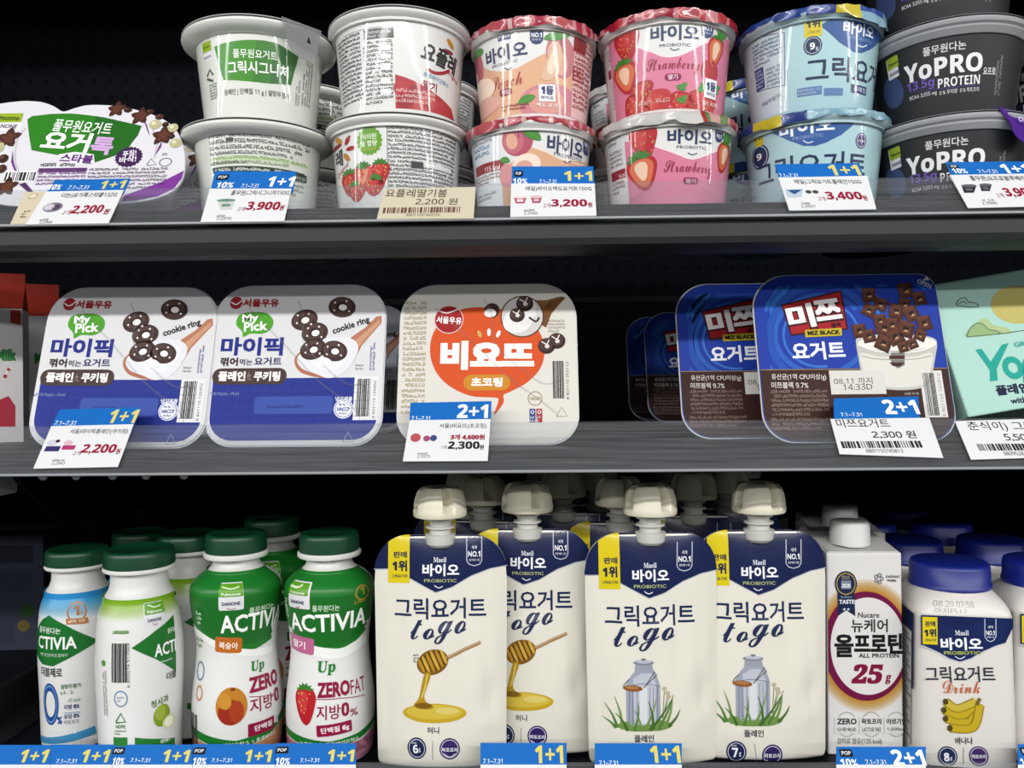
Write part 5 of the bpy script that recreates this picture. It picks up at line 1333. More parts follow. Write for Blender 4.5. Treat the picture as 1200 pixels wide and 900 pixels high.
def art_apple(a):
    nt_ = a.px(165, 693)[1]; fade(a, a.px(165, 728)[1], a.px(165, 704)[1], 'dcdcda', '86bc1c', 12); band(a, a.px(165, 704)[1], nt_ + .001, '7ab41c', 2)
    a.line([(121, 745), (150, 690)], .1, 'dcdcda', 1)
    a.rect(134, 739, 150, 743, '9ab88a', 2); a.fine(132, 739, 152, 744, 1, '6a9a5a', seed=121)
    a.bars(131, 754, 148, 800, '24241f', None, vert=False, seed=23, l=3); a.tv('8 809274 517069', 150.5, 754, 806, 3, '3a3a36')
    a.pp([(154, 759.5), (182, 739), (206, 719), (212, 733), (214, 757), (211, 780), (206, 787), (182, 772)], '237c2e', 2)
    a.t('풀무원', 196, 210, 737, 6, 'dce8dc', bold=.012); a.t('ACTI', 181, 210, 759, 15, 'f0f2ee', bold=.02); a.fine(188, 771, 209, 774, 1, 'cfe0cf', seed=122)
    brandcard(a, 169, 705, 193, 734)
    a.t('더블', 195, 209, 790, 9, '2a2e2a', bold=.02); a.ell(208, 825, 9, 28, '1c201c', 2, hole=.55)
    a.fine(121, 785, 126, 838, 2, '8a928a', seed=123, vert=True); a.ell(141.5, 819, 8, 9.6, '5a90b0', 3, hole=.86); a.fine(137, 816, 146, 823, 2, '9ab0c0', seed=124); a.ell(121.5, 777, 2.4, 3.6, '5aa03a', 3)
    a.line([(136, 846), (141.5, 836), (147, 846), (136, 847)], 1.6, '2f8a3a', 3); a.t('HDPE', 136, 147, 851.5, 4, '2f8a3a', bold=.02); a.fine(134, 855, 149, 862, 2, '5a9a5a', seed=125)
    a.rect(133, 864, 149, 880, '2f8a3a', 3)
    a.t('청사과', 177, 197, 822, 9, '5a8a2a', bold=.02, rot=9)
    a.ell(190, 838, 9.5, 13, '8fac2c', 3); a.ell(188, 835, 6, 9, 'b0c64a', 4); a.ell(198, 845, 7, 8, 'dce0b0', 5); a.ell(198, 845, 5, 6, 'eef0d4', 6)
    a.pp([(158, 864), (210, 860), (214, 869), (158, 872)], '2f8a3a', 3); a.t('배변활동 도움', 188, 208, 865, 5, 'e8f0e4', bold=.02, l=5)
bA, XA = bottle('white drinking yogurt bottle with lime shoulder band and green apple picture', 164.5, .562, PROF_S, .0233, .0238, .1285, .1312, .1432, art_apple, '76aa1c', .1125)
def art_skyblue(a):
    nt_ = a.px(92, 690)[1]; fade(a, a.px(92, 726)[1], a.px(92, 702)[1], 'dcdcda', '34a4e4', 12); band(a, a.px(92, 702)[1], nt_ + .002, '2c9ce0', 2)
    a.ell(90, 717, 12, 12, 'c88a58', 3, hole=.82); a.t('1', 86, 93, 715, 12, 'c47a44', bold=.04); a.t('위', 93.5, 98, 718, 5, 'c47a44'); a.pp([(77, 725), (103, 723), (104, 730), (78, 732)], 'c88a58', 4); a.fine(80, 725, 102, 730, 1, 'f0e0d0', seed=131, l=5)
    a.pp([(40, 738), (50, 726), (58, 721), (76, 732), (96, 742), (116, 750), (96, 763), (76, 774), (62, 781), (50, 778), (40, 765)], '1e7a32', 2)
    a.t('풀무원다논', 47, 71, 739, 7.5, 'dce8dc', bold=.012); a.t('CTIVIA', 46, 90, 754, 15, 'f0f2ee', bold=.02); a.t('배변 장건강에 및 클래식"', 48, 80, 768, 4, 'cfe0cf')
    a.t('더블제로', 49, 73, 788, 11, '24302a', bold=.02)
    a.ell(59, 825, 9, 24.5, '2a56a8', 3, hole=.62); a.ell(59, 825, 7.6, 22, '7ab0dc', 4, hole=.92); a.t('%', 67, 73, 844, 9, '2a56a8', bold=.03)
    a.t('설탕무첨가', 71, 95, 804, 5.5, '2f7a3c', bold=.02); a.fine(71, 808, 94, 814, 1, '5a9a6a', seed=132); a.t('45 kcal', 80, 94, 820, 4.6, '4a9a6a')
    a.t('지방 0%', 75, 93, 828, 6, '28407a', bold=.02); a.line([(75, 835), (94, 834)], .8, '4a9ad0', 3); a.t('유당 0%', 75, 93, 839, 6, '28407a', bold=.02); a.t('락토프리', 75, 92, 846, 5, '2a3a6a')
    a.pp([(44, 854), (111, 850), (113, 859), (44, 863)], '4aa0d4', 3); a.t('배변 및 건강에 도움', 58, 90, 858, 5, 'eaf2f8', bold=.02, l=5); a.fine(50, 864, 85, 869, 1, '6a9ac0', seed=133)
bS, XS = bottle('white drinking yogurt bottle with sky blue shoulder band and large blue zero', 92, .602, PROF_S, .0233, .0238, .1285, .1312, .1432, art_skyblue, '3a9cd4', .1125, scale=.945)
copy_tree(bA, (XA + .0105, .6205, ZB), label='lime band drinking yogurt bottle in shade behind the green apple one')
copy_tree(bS, (XS + .014, .672, ZB), label='sky blue band drinking yogurt bottle in shade at the back of its file')
PROF_U = [(.0290, .0015), (.0305, .008), (.0315, .022), (.0308, .038), (.0288, .055), (.0277, .068), (.0283, .080), (.0302, .092), (.0315, .103), (.0318, .110), (.0306, .1155), (.0262, .1205), (.0205, .1245), (.0170, .1275), (.0160, .131), (.0160, .134)]
def up_common(a, dx):
    pass
def art_up_straw(a):
    v = lambda y: a.px(386, y)[1]
    w = a.R0 * 1.7
    b = [(-w, v(735)), (-w * .5, v(741)), (a.px(345, 750)[0], v(750)), (a.px(362, 760)[0], v(760)), (a.px(386, 765)[0], v(765)), (a.px(405, 763)[0], v(763)), (a.px(428, 747)[0], v(747)), (w * .6, v(738)), (w, v(735))]
    a.poly(b + [(w, .1345), (-w, .1345)], '218430', 1)
    a.poly([(q[0], q[1] + .004) for q in b] + [(w, v(700)), (-w, v(700))], '1b7628', 2)
    a.line([(340, 747), (362, 760.5), (386, 765.5), (405, 763.5), (430, 746)], 1.4, 'e8ece6', 3, 3)
    brandcard(a, 337.5, 682, 360.5, 714)
    a.ell(425, 694, 8, 9, 'b09a48', 3, hole=.8); a.t('1', 421.5, 427, 692, 10, 'b09a48', bold=.03); a.fine(415, 701, 432, 707, 1, 'b09a48', seed=141)
    a.t('풀무원다논', 366, 398, 713, 7.5, 'cfe4cc', bold=.010)
    a.t('ACTIVIA', 342, 427, 730, 21, 'f2f4f0', bold=.022, rot=1)
    a.rect(341, 745, 362.5, 764, 'd0709e', 4, rad=3, rot=-4); a.t('딸기', 345, 358, 754.5, 9, 'f4e8ee', bold=.02, rot=-4, l=6)
    a.t('𝐔𝐩', 371, 394, 783, 17, '2a8a34', bold=.014, shear=.1)
    a.t('ZERO', 372, 410, 808, 18.5, 'a01c46', bold=.04); a.t('FAT', 410.5, 427, 803, 17, 'a01c46', bold=.0)
    a.line([(371, 819.5), (400, 818), (427, 814)], .9, 'a01c46', 4)
    a.t('지방', 371, 399, 835, 17, 'a01c46', bold=.012); a.t('0', 400, 409, 831, 16, 'a01c46', bold=.04); a.t('%', 410, 419, 834, 9, 'a01c46', bold=.012)
    a.rect(371.5, 848, 412.5, 861.5, 'a01c46', 4, rad=1.5, rot=3); a.t('단백질 6g', 376, 409, 855, 8, 'f4e8ee', bold=.026, rot=3, l=6)
    a.berry(357.5, 827, 25, 46, 4, 4)
    vb = v(872)
    a.emit([[(-w, vb - .010), (w, vb - .010), (w, vb - .002), (-w, vb - .002)]], 'd890a8', 1)
    u = lambda x: a.px(x, 868)[0]
    a.poly([(-w, v(858)), (u(345), v(863)), (u(386), v(869)), (u(420), v(866)), (w, v(856)), (w, v(864)), (u(420), v(874)), (u(386), v(878)), (u(345), v(872)), (-w, v(866))], '218430', 2)
    a.poly([(-w, v(868)), (u(345), v(873)), (u(386), v(879)), (u(420), v(876)), (w, v(866)), (w, .0), (-w, .0)], 'd08aa6', 1)
    a.t('농후발효유 프로바이오틱스', 352, 420, 872, 4.5, 'e8f0e4', bold=.012, l=5)
    a.fine(334, 700, 338, 720, 2, 'cfe4cc', seed=142, vert=True)
bU, XU = bottle('green shouldered drinking yogurt bottle with pink tab and strawberry picture', 387, .580, PROF_U, .0212, .0226, .1335, .1372, .1505, art_up_straw, '218430', .1265, date=('26.08.11 12H03', 365, 403, 656, 6, '4a4a46'))
def art_up_peach(a):
    cx = 277
    v = lambda y: a.px(cx, y)[1]
    w = a.R0 * 1.7
    b = [(-w, v(728)), (a.px(230, 738)[0], v(738)), (a.px(248, 752)[0], v(752)), (a.px(275, 762)[0], v(762)), (a.px(300, 764)[0], v(764)), (a.px(322, 758)[0], v(758)), (w * .7, v(742)), (w, v(735))]
    a.poly(b + [(w, .1345), (-w, .1345)], '218430', 1)
    a.poly([(q[0], q[1] + .004) for q in b] + [(w, v(700)), (-w, v(700))], '1b7628', 2)
    a.line([(228, 737), (248, 752.5), (275, 762.5), (300, 764.5), (324, 758)], 1.4, 'e8ece6', 3, 3)
    brandcard(a, 256, 684, 285.5, 716)
    a.t('풀무원다논', 292, 320, 713, 7, 'cfe4cc', bold=.010)
    u0 = a.px(258, 730)[0]; a.tuv('ACTIVIA', u0 + .0265, v(731), .053, .0128, 'f2f4f0', 0, .022)
    a.rect(252, 747, 283, 765, 'd27428', 4, rad=3, rot=-5); a.t('복숭아', 257, 279, 756.5, 8.5, 'f6ece2', bold=.02, rot=-5, l=6)
    a.t('𝐔𝐩', 293, 310, 781, 15, '2a8a34', bold=.014, shear=.1)
    u1 = a.px(292, 806)[0]; a.tuv('ZERO', u1 + .0135, v(806), .027, .0108, 'a01c46', 0, .04)
    a.line([(292, 816.5), (306, 816), (322, 813)], .9, 'a01c46', 4)
    a.tuv('지방', u1 + .0095, v(831), .019, .0102, 'a01c46', 0, .012); a.tuv('0', u1 + .0235, v(828), .006, .0095, 'a01c46', 0, .04)
    a.rect(293, 844, 322, 859, 'a01c46', 4, rad=1.5); a.tuv('단백질 6g', u1 + .014, a.px(307, 851.5)[1], .022, .0048, 'f4e8ee', 0, .026, 0, 6)
    a.ell(271, 828, 19, 22.5, 'd08a2c', 4); a.ell(270, 835, 15, 15, 'a8301f', 5); a.ell(277, 834, 9, 13, 'b84420', 6); a.ell(263, 822, 8, 10, 'dc9c3a', 7, 20); a.ell(273, 808, 3, 1.6, '7a3a1a', 7)
    u = lambda x: a.px(x, 868)[0]
    a.poly([(-w, v(852)), (u(236), v(860)), (u(277), v(868)), (u(310), v(864)), (w, v(850)), (w, v(860)), (u(310), v(873)), (u(277), v(878)), (u(236), v(870)), (-w, v(862))], '218430', 2)
    a.poly([(-w, v(863)), (u(236), v(871)), (u(277), v(879)), (u(310), v(874)), (w, v(861)), (w, .0), (-w, .0)], 'd89a70', 1)
    a.t('바이오틱스 + 프로바이오', 262, 322, 869.5, 5, 'e8f0e4', bold=.012, l=5)
    a.fine(231, 747, 240, 760, 2, '8ab07a', seed=151); a.ell(235, 786, 4.5, 12, '6a9ab8', 3, hole=.8); a.ell(233.5, 812, 4, 10, 'd8a070', 3, hole=.7); a.bars(224, 836, 232, 874, '2a2a28', None, vert=False, seed=25, l=3); a.fine(231, 716, 237, 732, 3, 'cfe4cc', seed=152)
bP, XP = bottle('green shouldered drinking yogurt bottle with orange tab and peach picture', 278, .580, PROF_U, .0212, .0226, .1335, .1372, .1505, art_up_peach, '218430', .1265)
copy_tree(bP, (XP + .005, .646, ZB), label='green shouldered bottle in shade behind the peach fruit one')

# fence and cartons at the far left
t = Thing('shelf_divider', 'black steel shelf divider with a screw beside the sky blue band bottle', 'divider', (-.42, .58, ZB))
p = Part(); p.add(*box(-.003, .003, 0, .47, 0, .028, .001), M('1c1e22', 'dark')); p.build('plate', t)
p = Part(); p.add(*box(.003, .03, .0, .47, 0, .003, .0008), M('1c1e22', 'dark')); p.build('foot_flange', t)
hd = lathe([(.0001, .002), (.003, .0018), (.0042, .0008), (.0044, 0)], 20)
p = Part(); p.add([(.003 + v[2], .16 + v[0], .014 + v[1]) for v in hd[0]], [f[::-1] for f in hd[1]], M('8a8c90', 'metal')); p.build('screw', t)
def dim_carton():
    t = Thing('milk_carton', 'slate drink carton with green fruit, nearest in the dark file beyond the divider', 'drink carton', (-.520, .80, ZB), (0, 0, R(4)), 'slate drink cartons in the dark')
    p = Part(); p.add(*box(-.030, .030, 0, .060, 0, .116, .001), M('363c4c', 'paper'))  # carton and print colours darkened to stand in for the shade here
    a = Art(t, lambda u, v: Vector((u, 0, v)), (0, .06), None, 'paper')
    a.emit([[(-.018, .088), (.020, .088), (.020, .106), (-.018, .106)]], '1c2230', 1); a.emit([[(-.016, .06), (.018, .06), (.018, .082), (-.016, .082)]], '2c3248', 1)
    def el(x, z, r, c, l): a.poly([(x + r * math.cos(2 * PI * i / 18), z + r * math.sin(2 * PI * i / 18)) for i in range(18)], c, l)
    el(.014, .040, .007, '2a4a22', 2); el(.010, .025, .006, '6a5a34', 2); a.emit([[(-.02, .008), (.0, .008), (.0, .03), (-.02, .03)]], '30364a', 1)
    p.art(a); p.build('carton_body', t, smooth=False)
    p = Part(); p.add(*box(-.028, .028, .026, .034, .116, .124, .001), M('2c3240', 'paper')); p.build('top_seam', t, smooth=False)
    return t
dc = dim_carton()
copy_tree(dc, (-.512, .885, ZB), label='slate drink carton second in the dark file beyond the divider')
copy_tree(dc, (-.500, .970, ZB), label='slate drink carton last in the dark file beyond the divider')

# ================================================================== spouted pouches
PW, PH = .0463, .1590
def pouch_surf(u, v):
    s = max(-1, min(1, u / PW)); k = max(0, min(1, v / PH))
    w = (1 - s * s) ** .75
    prof = (1 - k) ** .55 * k ** .12 * 1.05 if k > 0 else 0
    y = -.0145 * w * prof * (1 - .0 * s)
    for (cs, ck, ws, wk, am) in ((.55, .42, .12, .10, -.0018), (.74, .30, .08, .07, .0022), (-.62, .62, .10, .12, .0014), (.25, .66, .30, .05, .0011), (-.1, .58, .4, .04, -.0013), (.80, .50, .06, .10, -.0012), (.66, .20, .10, .04, -.0014), (-.78, .25, .07, .12, .0012), (.35, .52, .08, .16, .0008), (-.45, .12, .25, .03, -.0010)):
        y += am * math.exp(-((s - cs) / ws) ** 2 - ((k - ck) / wk) ** 2)
    y += .0008 * math.sin(9 * s + 7 * k) * w * k * (1 - k) * 2
    return Vector((u, y, v))
def pouch_hw(v):     # half-width at height v: rounded upper corners, slight waist towards the foot
    k = v / PH
    h = PW * (.955 + .045 * k)
    c = .026
    if v > PH - c:
        d = (v - (PH - c)) / c
        h -= c * .92 * (1 - math.sqrt(max(0, 1 - d * d)))
    if v < .006: h -= .004 * (1 - v / .006) ** 2
    return h
def make_pouch(label, px, Y, art, rz=0, lean=0):
    X = xat(px, ZB + .10, Y)
    t = Thing('yogurt_pouch', label, 'yogurt pouch', (X, Y, ZB + .0012), (R(-lean), 0, rz), 'spouted yogurt pouches standing in a block')
    nu, rows = 30, [0, .002, .004, .007] + [.012 + .0052 * i for i in range(23)] + [PH - .018, PH - .013, PH - .009, PH - .006, PH - .0035, PH - .0016, PH - .0005, PH]
    rows = sorted(set(r for r in rows if r <= PH))
    V = []; Fc = []
    n = nu + 1
    for side in (1, -1):
        for v in rows:
            h = pouch_hw(v)
            for i in range(n):
                s = -1 + 2 * i / nu
                q = pouch_surf(s * h, v)
                edge = .0004
                V.append((q.x, q.y * (1 if side > 0 else -.75) - side * edge, q.z))
    m = len(rows) * n
    for sd in (0, 1):
        for j in range(len(rows) - 1):
            for i in range(nu):
                f = [sd * m + j * n + i, sd * m + j * n + i + 1, sd * m + (j + 1) * n + i + 1, sd * m + (j + 1) * n + i]
                Fc.append(f if sd == 0 else f[::-1])
    for j in range(len(rows) - 1):
        Fc.append([j * n, (j + 1) * n, m + (j + 1) * n, m + j * n]); Fc.append([j * n + nu, m + j * n + nu, m + (j + 1) * n + nu, (j + 1) * n + nu])
    for i in range(nu):
        Fc.append([i, m + i, m + i + 1, i + 1]); q = (len(rows) - 1) * n; Fc.append([q + i, q + i + 1, m + q + i + 1, m + q + i])
    p = Part(); p.add(V, Fc, M('dbd8cc', 'pouch'))
    a = Art(t, lambda u, v: pouch_surf(u, v) + Vector((0, -.0004, 0)), (0, PH * .5), .0026, 'pouch', ulim=PW, stepv=.0026)
    a.flat = True
    art(a); p.art(a); p.build('pouch_film', t, sharp=60)
    p = Part(); p.add(*lathe([(.0075, PH - .008), (.0098, PH - .006), (.0105, PH - .001), (.0105, PH + .0005), (.0074, PH + .001), (.0074, PH + .0045), (.0100, PH + .005), (.0100, PH + .0062), (.0074, PH + .0067), (.0074, PH + .0095), (.0096, PH + .010), (.0096, PH + .0112), (.0072, PH + .0117), (.0072, PH + .0165)], 36), M('c9c9c2', 'plast')); p.build('spout', t)
    zc = PH + .0130
    def lobes(q, z):
        k = (z - zc) / .0205
        if k < .22: return 1
        g = abs(((q + .35) / (PI / 2)) % 1 - .5)      # 0 in a slot
        cut = max(0, 1 - (g / .14) ** 4) if g < .14 else 0
        return 1 - cut * .5 * min(1, (k - .22) / .10)
    pr = [(.0125, zc + .0008), (.0178, zc), (.0184, zc + .0008), (.0186, zc + .0038), (.0182, zc + .0052), (.0180, zc + .0090), (.0172, zc + .0130), (.0158, zc + .0168), (.0140, zc + .0192), (.0124, zc + .0202), (.0108, zc + .0196), (.0096, zc + .0176), (.0085, zc + .0140), (.001, zc + .0135)]
    p = Part(); p.add(*lathe(pr, 120, lobes, cap0=False, cap1=True), M('e0dcc6', 'plast')); p.build('cap', t, sharp=50)
    return t, X
def outline_clip(a, pts_v):
    pass
def pouch_head(a, ox, yoff=0):
    """navy shoulder with the V-shaped lower edge, built from columns that follow the pouch outline; ox = photo column of the pouch middle"""
    low = [(-1.0, 668), (-.78, 667), (-.58, 672), (-.30, 684), (-.06, 694), (.18, 688), (.46, 675), (.74, 667), (1.0, 664)]
    c = a.px(ox, 660); vs = [(s * PW, a.px(ox, y + yoff)[1]) for s, y in low]
    a.vlow = vs
    top = []
    N = 64
    def lowv(u):
        for (u0, v0), (u1, v1) in zip(vs, vs[1:]):
            if u0 <= u <= u1:
                return v0 + (v1 - v0) * (u - u0) / (u1 - u0)
        return vs[0][1] if u < 0 else vs[-1][1]
    def topv(u):
        lo, hi = PH - .027, PH
        if abs(u) <= pouch_hw(PH): return PH
        for _ in range(30):
            m = (lo + hi) / 2
            if pouch_hw(m) >= abs(u): lo = m
            else: hi = m
        return lo
    us = [-PW * .998 + 2 * PW * .998 * i / N for i in range(N + 1)]
    a.emit([[(u0, lowv(u0)), (u1, lowv(u1)), (u1, max(topv(u1), lowv(u1))), (u0, max(topv(u0), lowv(u0)))] for u0, u1 in zip(us, us[1:])], '131d4c', 1)
    for u0, u1 in zip(us, us[1:]): a.emit([[(u0, lowv(u0) - .0007), (u1, lowv(u1) - .0007), (u1, lowv(u1)), (u0, lowv(u0))]], 'b4b8c4', 1)
    # fine wave lines
    for r in range(15):
        for u0, u1 in zip(us, us[1:]):
            b0, b1 = lowv(u0) + .0018 * r + .001, lowv(u1) + .0018 * r + .001
            if b0 + .0006 < topv(u0) and b1 + .0006 < topv(u1): a.emit([[(u0, b0), (u1, b1), (u1, b1 + .0004), (u0, b0 + .0004)]], '223468', 2)
    # yellow flag
    ua, ub = a.px(ox - 62, 655)[0], a.px(ox - 37, 655)[0]; vb = a.px(ox - 50, 683 + yoff)[1]
    uu = [ua + (ub - ua) * i / 6 for i in range(7)]
    a.emit([[(u0, vb), (u1, vb), (u1, topv(u1)), (u0, topv(u0))] for u0, u1 in zip(uu, uu[1:])], 'f2dc1c', 4)
    d = ox - 517
    a.t('판매', 461 + d, 477 + d, 650 + yoff, 7.5, '2a2e4a', bold=.03, l=6); a.t('1위', 460 + d, 477 + d, 663 + yoff, 13, '2a2e4a', bold=.04, l=6); a.t('그릭요거트', 459 + d, 478 + d, 675 + yoff, 4, '2a2e4a', bold=.02, l=6)
    a.t('𝐌𝐚𝐞𝐢𝐥', 508 + d, 523 + d, 656 + yoff, 6, 'e4e6ee', l=5); a.t('바이오', 495 + d, 538 + d, 668 + yoff, 14.5, 'eef0f4', bold=.03, l=5); a.t('PROBIOTIC', 497 + d, 535 + d, 680.5 + yoff, 4, 'b8c088', bold=.02, l=5)
    a.line([(509 + d, 686 + yoff), (514 + d, 689 + yoff), (519 + d, 687 + yoff)], 1, 'dfe2ea', 5, 3)
    shield(a, 547 + d, 629 + yoff, 564.5 + d, 663 + yoff, edge='c0c6d8', l=4)
def art_pouch_honey(a):
    pouch_head(a, 517)
    N2 = '24305a'
    a.t('그릭요거트', 462, 569, 713.5, 25, N2, bold=.018)
    a.t('𝓽𝓸', 481, 509, 738, 23, N2, l=5, bold=.004); a.t('𝓰𝓸', 509, 546, 742, 28, N2, l=5, bold=.004)
    a.line([(522, 772), (563, 752.5)], 4.2, 'b08a5c', 3); a.line([(523, 770.6), (563, 751.6)], 1.2, 'd8b88c', 4)
    a.ell(507, 776, 19, 14.5, '8a5e1c', 4, 24)
    for i in range(6): a.ell(494 + i * 5.2, 780.5 - i * 2.2, 2.0, 13.2 - abs(i - 2.6) * 1.7, ('c8962e', 'e0b848')[i % 2], 5, 24)
    for i in range(5): a.ell(496.5 + i * 5.2, 779.5 - i * 2.2, .8, 12.4 - abs(i - 2.3) * 1.7, '5a3a10', 6, 24)
    a.fine(484, 766, 492, 777, 3, '5a5a6a', seed=161)
    a.ell(509, 836, 37.5, 11.5, 'd8b428', 3); a.ell(509, 834.5, 33, 8.6, 'e6ca4a', 4); a.ell(524, 833, 14, 4, 'f0dc7a', 5)
    a.pp([(498, 789), (505, 790), (500, 806), (497, 816), (500, 823), (508, 827), (505, 831), (492, 830), (485, 826), (491, 818), (494, 804)], 'c09a1e', 6, 3); a.line([(501, 790), (498, 806), (494, 818)], 1.8, 'ecd460', 7, 3); a.ell(496, 827, 10, 3.6, '8a6414', 7)
    a.t('허니', 500.5, 514.5, 856, 8, '3a3e54', bold=.02)
    a.ell(488.5, 877, 11, 12, '24305a', 3); a.ell(488.5, 877, 9.4, 10.2, 'd4d6de', 4, hole=.93); a.t('6', 484, 490, 877.5, 10, 'eceef4', bold=.04, l=6); a.t('g', 490.5, 493, 879, 5, 'eceef4', l=6); a.fine(483, 869, 494, 872, 1, 'd4d6de', seed=2, l=6)
    a.line([(507, 868), (507, 890)], .8, '9a9aa0', 3)
    a.ell(527, 877.5, 12, 12.6, '3a2a6c', 3); a.ell(527, 877.5, 10.4, 10.8, 'd4d0e0', 4, hole=.93); a.t('락토프리', 518, 536, 878.5, 5, 'eceaf4', bold=.02, l=6); a.line([(520, 883), (527, 887), (534, 883)], 1.1, 'd4d0e0', 6, 4)
    a.fine(457, 690, 459, 690.5, 1, 'd2cebf')
hp, HX = make_pouch('honey yogurt pouch with dipper picture, standing clear beside the strawberry fruit bottle', 517, .556, art_pouch_honey)
hp2 = copy_tree(hp, (xat(619, ZB + .10, .576), .576, ZB + .0012), (0, 0, R(-3)), label='honey yogurt pouch with its edge tucked behind the first honey pouch')
def art_pouch_plain(a):
    N2 = '24305a'
    pouch_head(a, 891, 3)
    a.t('그릭요거트', 838, 943, 717.5, 25, N2, bold=.018)
    a.t('𝓽𝓸', 847, 877, 741.5, 23, N2, l=5, bold=.004); a.t('𝓰𝓸', 878, 919, 745.5, 28, N2, l=5, bold=.004)
    for i, (x, y, L, q) in enumerate(((852, 846, 34, -28), (858, 848, 40, -14), (864, 850, 26, -34), (872, 850, 34, 8), (884, 850, 40, 20), (894, 849, 34, -10), (900, 849, 44, 24), (908, 847, 36, 14), (912, 846, 24, 34), (850, 846, 22, -50), (880, 851, 26, -18), (890, 850, 44, 36))):
        ex, ey = x + L * math.sin(R(q)), y - L * math.cos(R(q)); a.line([(x, y), ((x + ex) / 2 + 2, (y + ey) / 2), (ex, ey)], 4.0, ('5a8a3a', '7aa04a', '48742e')[i % 3], 6 + i % 3, 3, taper=True)
    a.pp([(851, 843), (870, 838), (900, 838), (917, 844), (906, 850), (890, 851), (864, 850)], '7aa054', 4, 3)
    a.pp([(862, 797), (868, 786), (874, 780), (892, 780), (898, 787), (902, 798), (902.5, 838), (895, 845), (870, 845), (862.5, 838)], 'a4aabb', 4); a.pp([(870, 790), (880, 784), (892, 784), (897, 796), (897, 842), (884, 844), (872, 843)], 'bcc0ca', 5); a.rect(878, 800, 887, 842, 'cfd2d6', 6)
    for x in (866, 870, 875, 890, 894, 899): a.line([(x, 800), (x, 840)], .7, '7d8498', 7)
    a.pp([(872, 781), (873, 772), (892, 772), (894, 781)], 'a0a6b4', 6); a.ell(882.5, 771.5, 12, 3, '8a90a0', 7); a.ell(882.5, 770.5, 9.5, 2, 'b8bcc8', 8); a.ell(882.5, 768, 3, 1.6, '7a8090', 8); a.line([(863, 799), (880, 796), (902, 799)], .8, '7d8498', 8, 3)
    a.line([(894, 781), (898, 786), (884, 799)], 1, '5a5a60', 8); a.line([(866, 790), (859, 798), (864, 801)], 1, '5a5a60', 8, 3); a.line([(883, 801), (889, 792), (895, 783)], .9, '5a5a60', 8, 3)
    a.ell(870, 801, 11.5, 3.6, '9a5e2e', 9, -4); a.ell(869, 800, 8, 1.6, 'c08850', 10, -4)
    for x, y in ((907, 802), (911, 807), (912, 811)): a.ell(x, y, 2.6, 2.4, 'c8bc9a', 8); a.line([(x, y + 2), (905, 836)], .7, '7a8a4a', 5)
    a.t('플레인', 872, 895, 859.5, 8.5, '3a3e54', bold=.022)
    a.ell(863, 881, 12, 13, '24305a', 3); a.ell(863, 881, 10.2, 11, 'd4d6de', 4, hole=.93); a.t('7', 858, 865, 881.5, 11, 'eceef4', bold=.04, l=6); a.t('g', 866, 868.5, 884, 5, 'eceef4', l=6); a.fine(857, 872, 869, 875, 1, 'd4d6de', seed=2, l=6)
    a.line([(884, 871), (884, 894)], .8, '9a9aa0', 3)
    a.ell(905, 885, 12, 12.4, '3a2a6c', 3); a.ell(905, 885, 10.2, 10.6, 'd4d0e0', 4, hole=.93); a.t('락토프리', 896, 914, 885.5, 5, 'eceaf4', bold=.02, l=6); a.line([(898, 890), (905, 894), (912, 890)], 1.1, 'd4d0e0', 6, 4)
pp, PXX = make_pouch('plain yogurt pouch with milk can picture, beside the purple ring carton', 890, .567, art_pouch_plain)
pp2 = copy_tree(pp, (xat(763, ZB + .10, .5595), .5595, ZB + .0012), (0, 0, R(3)), label='plain yogurt pouch with milk can picture and whole yellow flag, beside the honey pouches')
gP = [('honey', hp, ((566, .615), (660, .650), (548, .662), (640, .740))), ('plain', pp, ((726, .602), (812, .634), (700, .698), (792, .736), (852, .672), (868, .772)))]
for nm, src, pl in gP:
    for i, (x_, y_) in enumerate(pl):
        copy_tree(src, (xat(x_, ZB + .18, y_), y_, ZB + .0012), (0, 0, R((i * 23) % 17 - 8)), label='%s yogurt pouch in shade, mostly its cap showing, %s behind the %s pouches' % (nm, ('first', 'second', 'third', 'fourth', 'fifth', 'sixth')[i], nm))

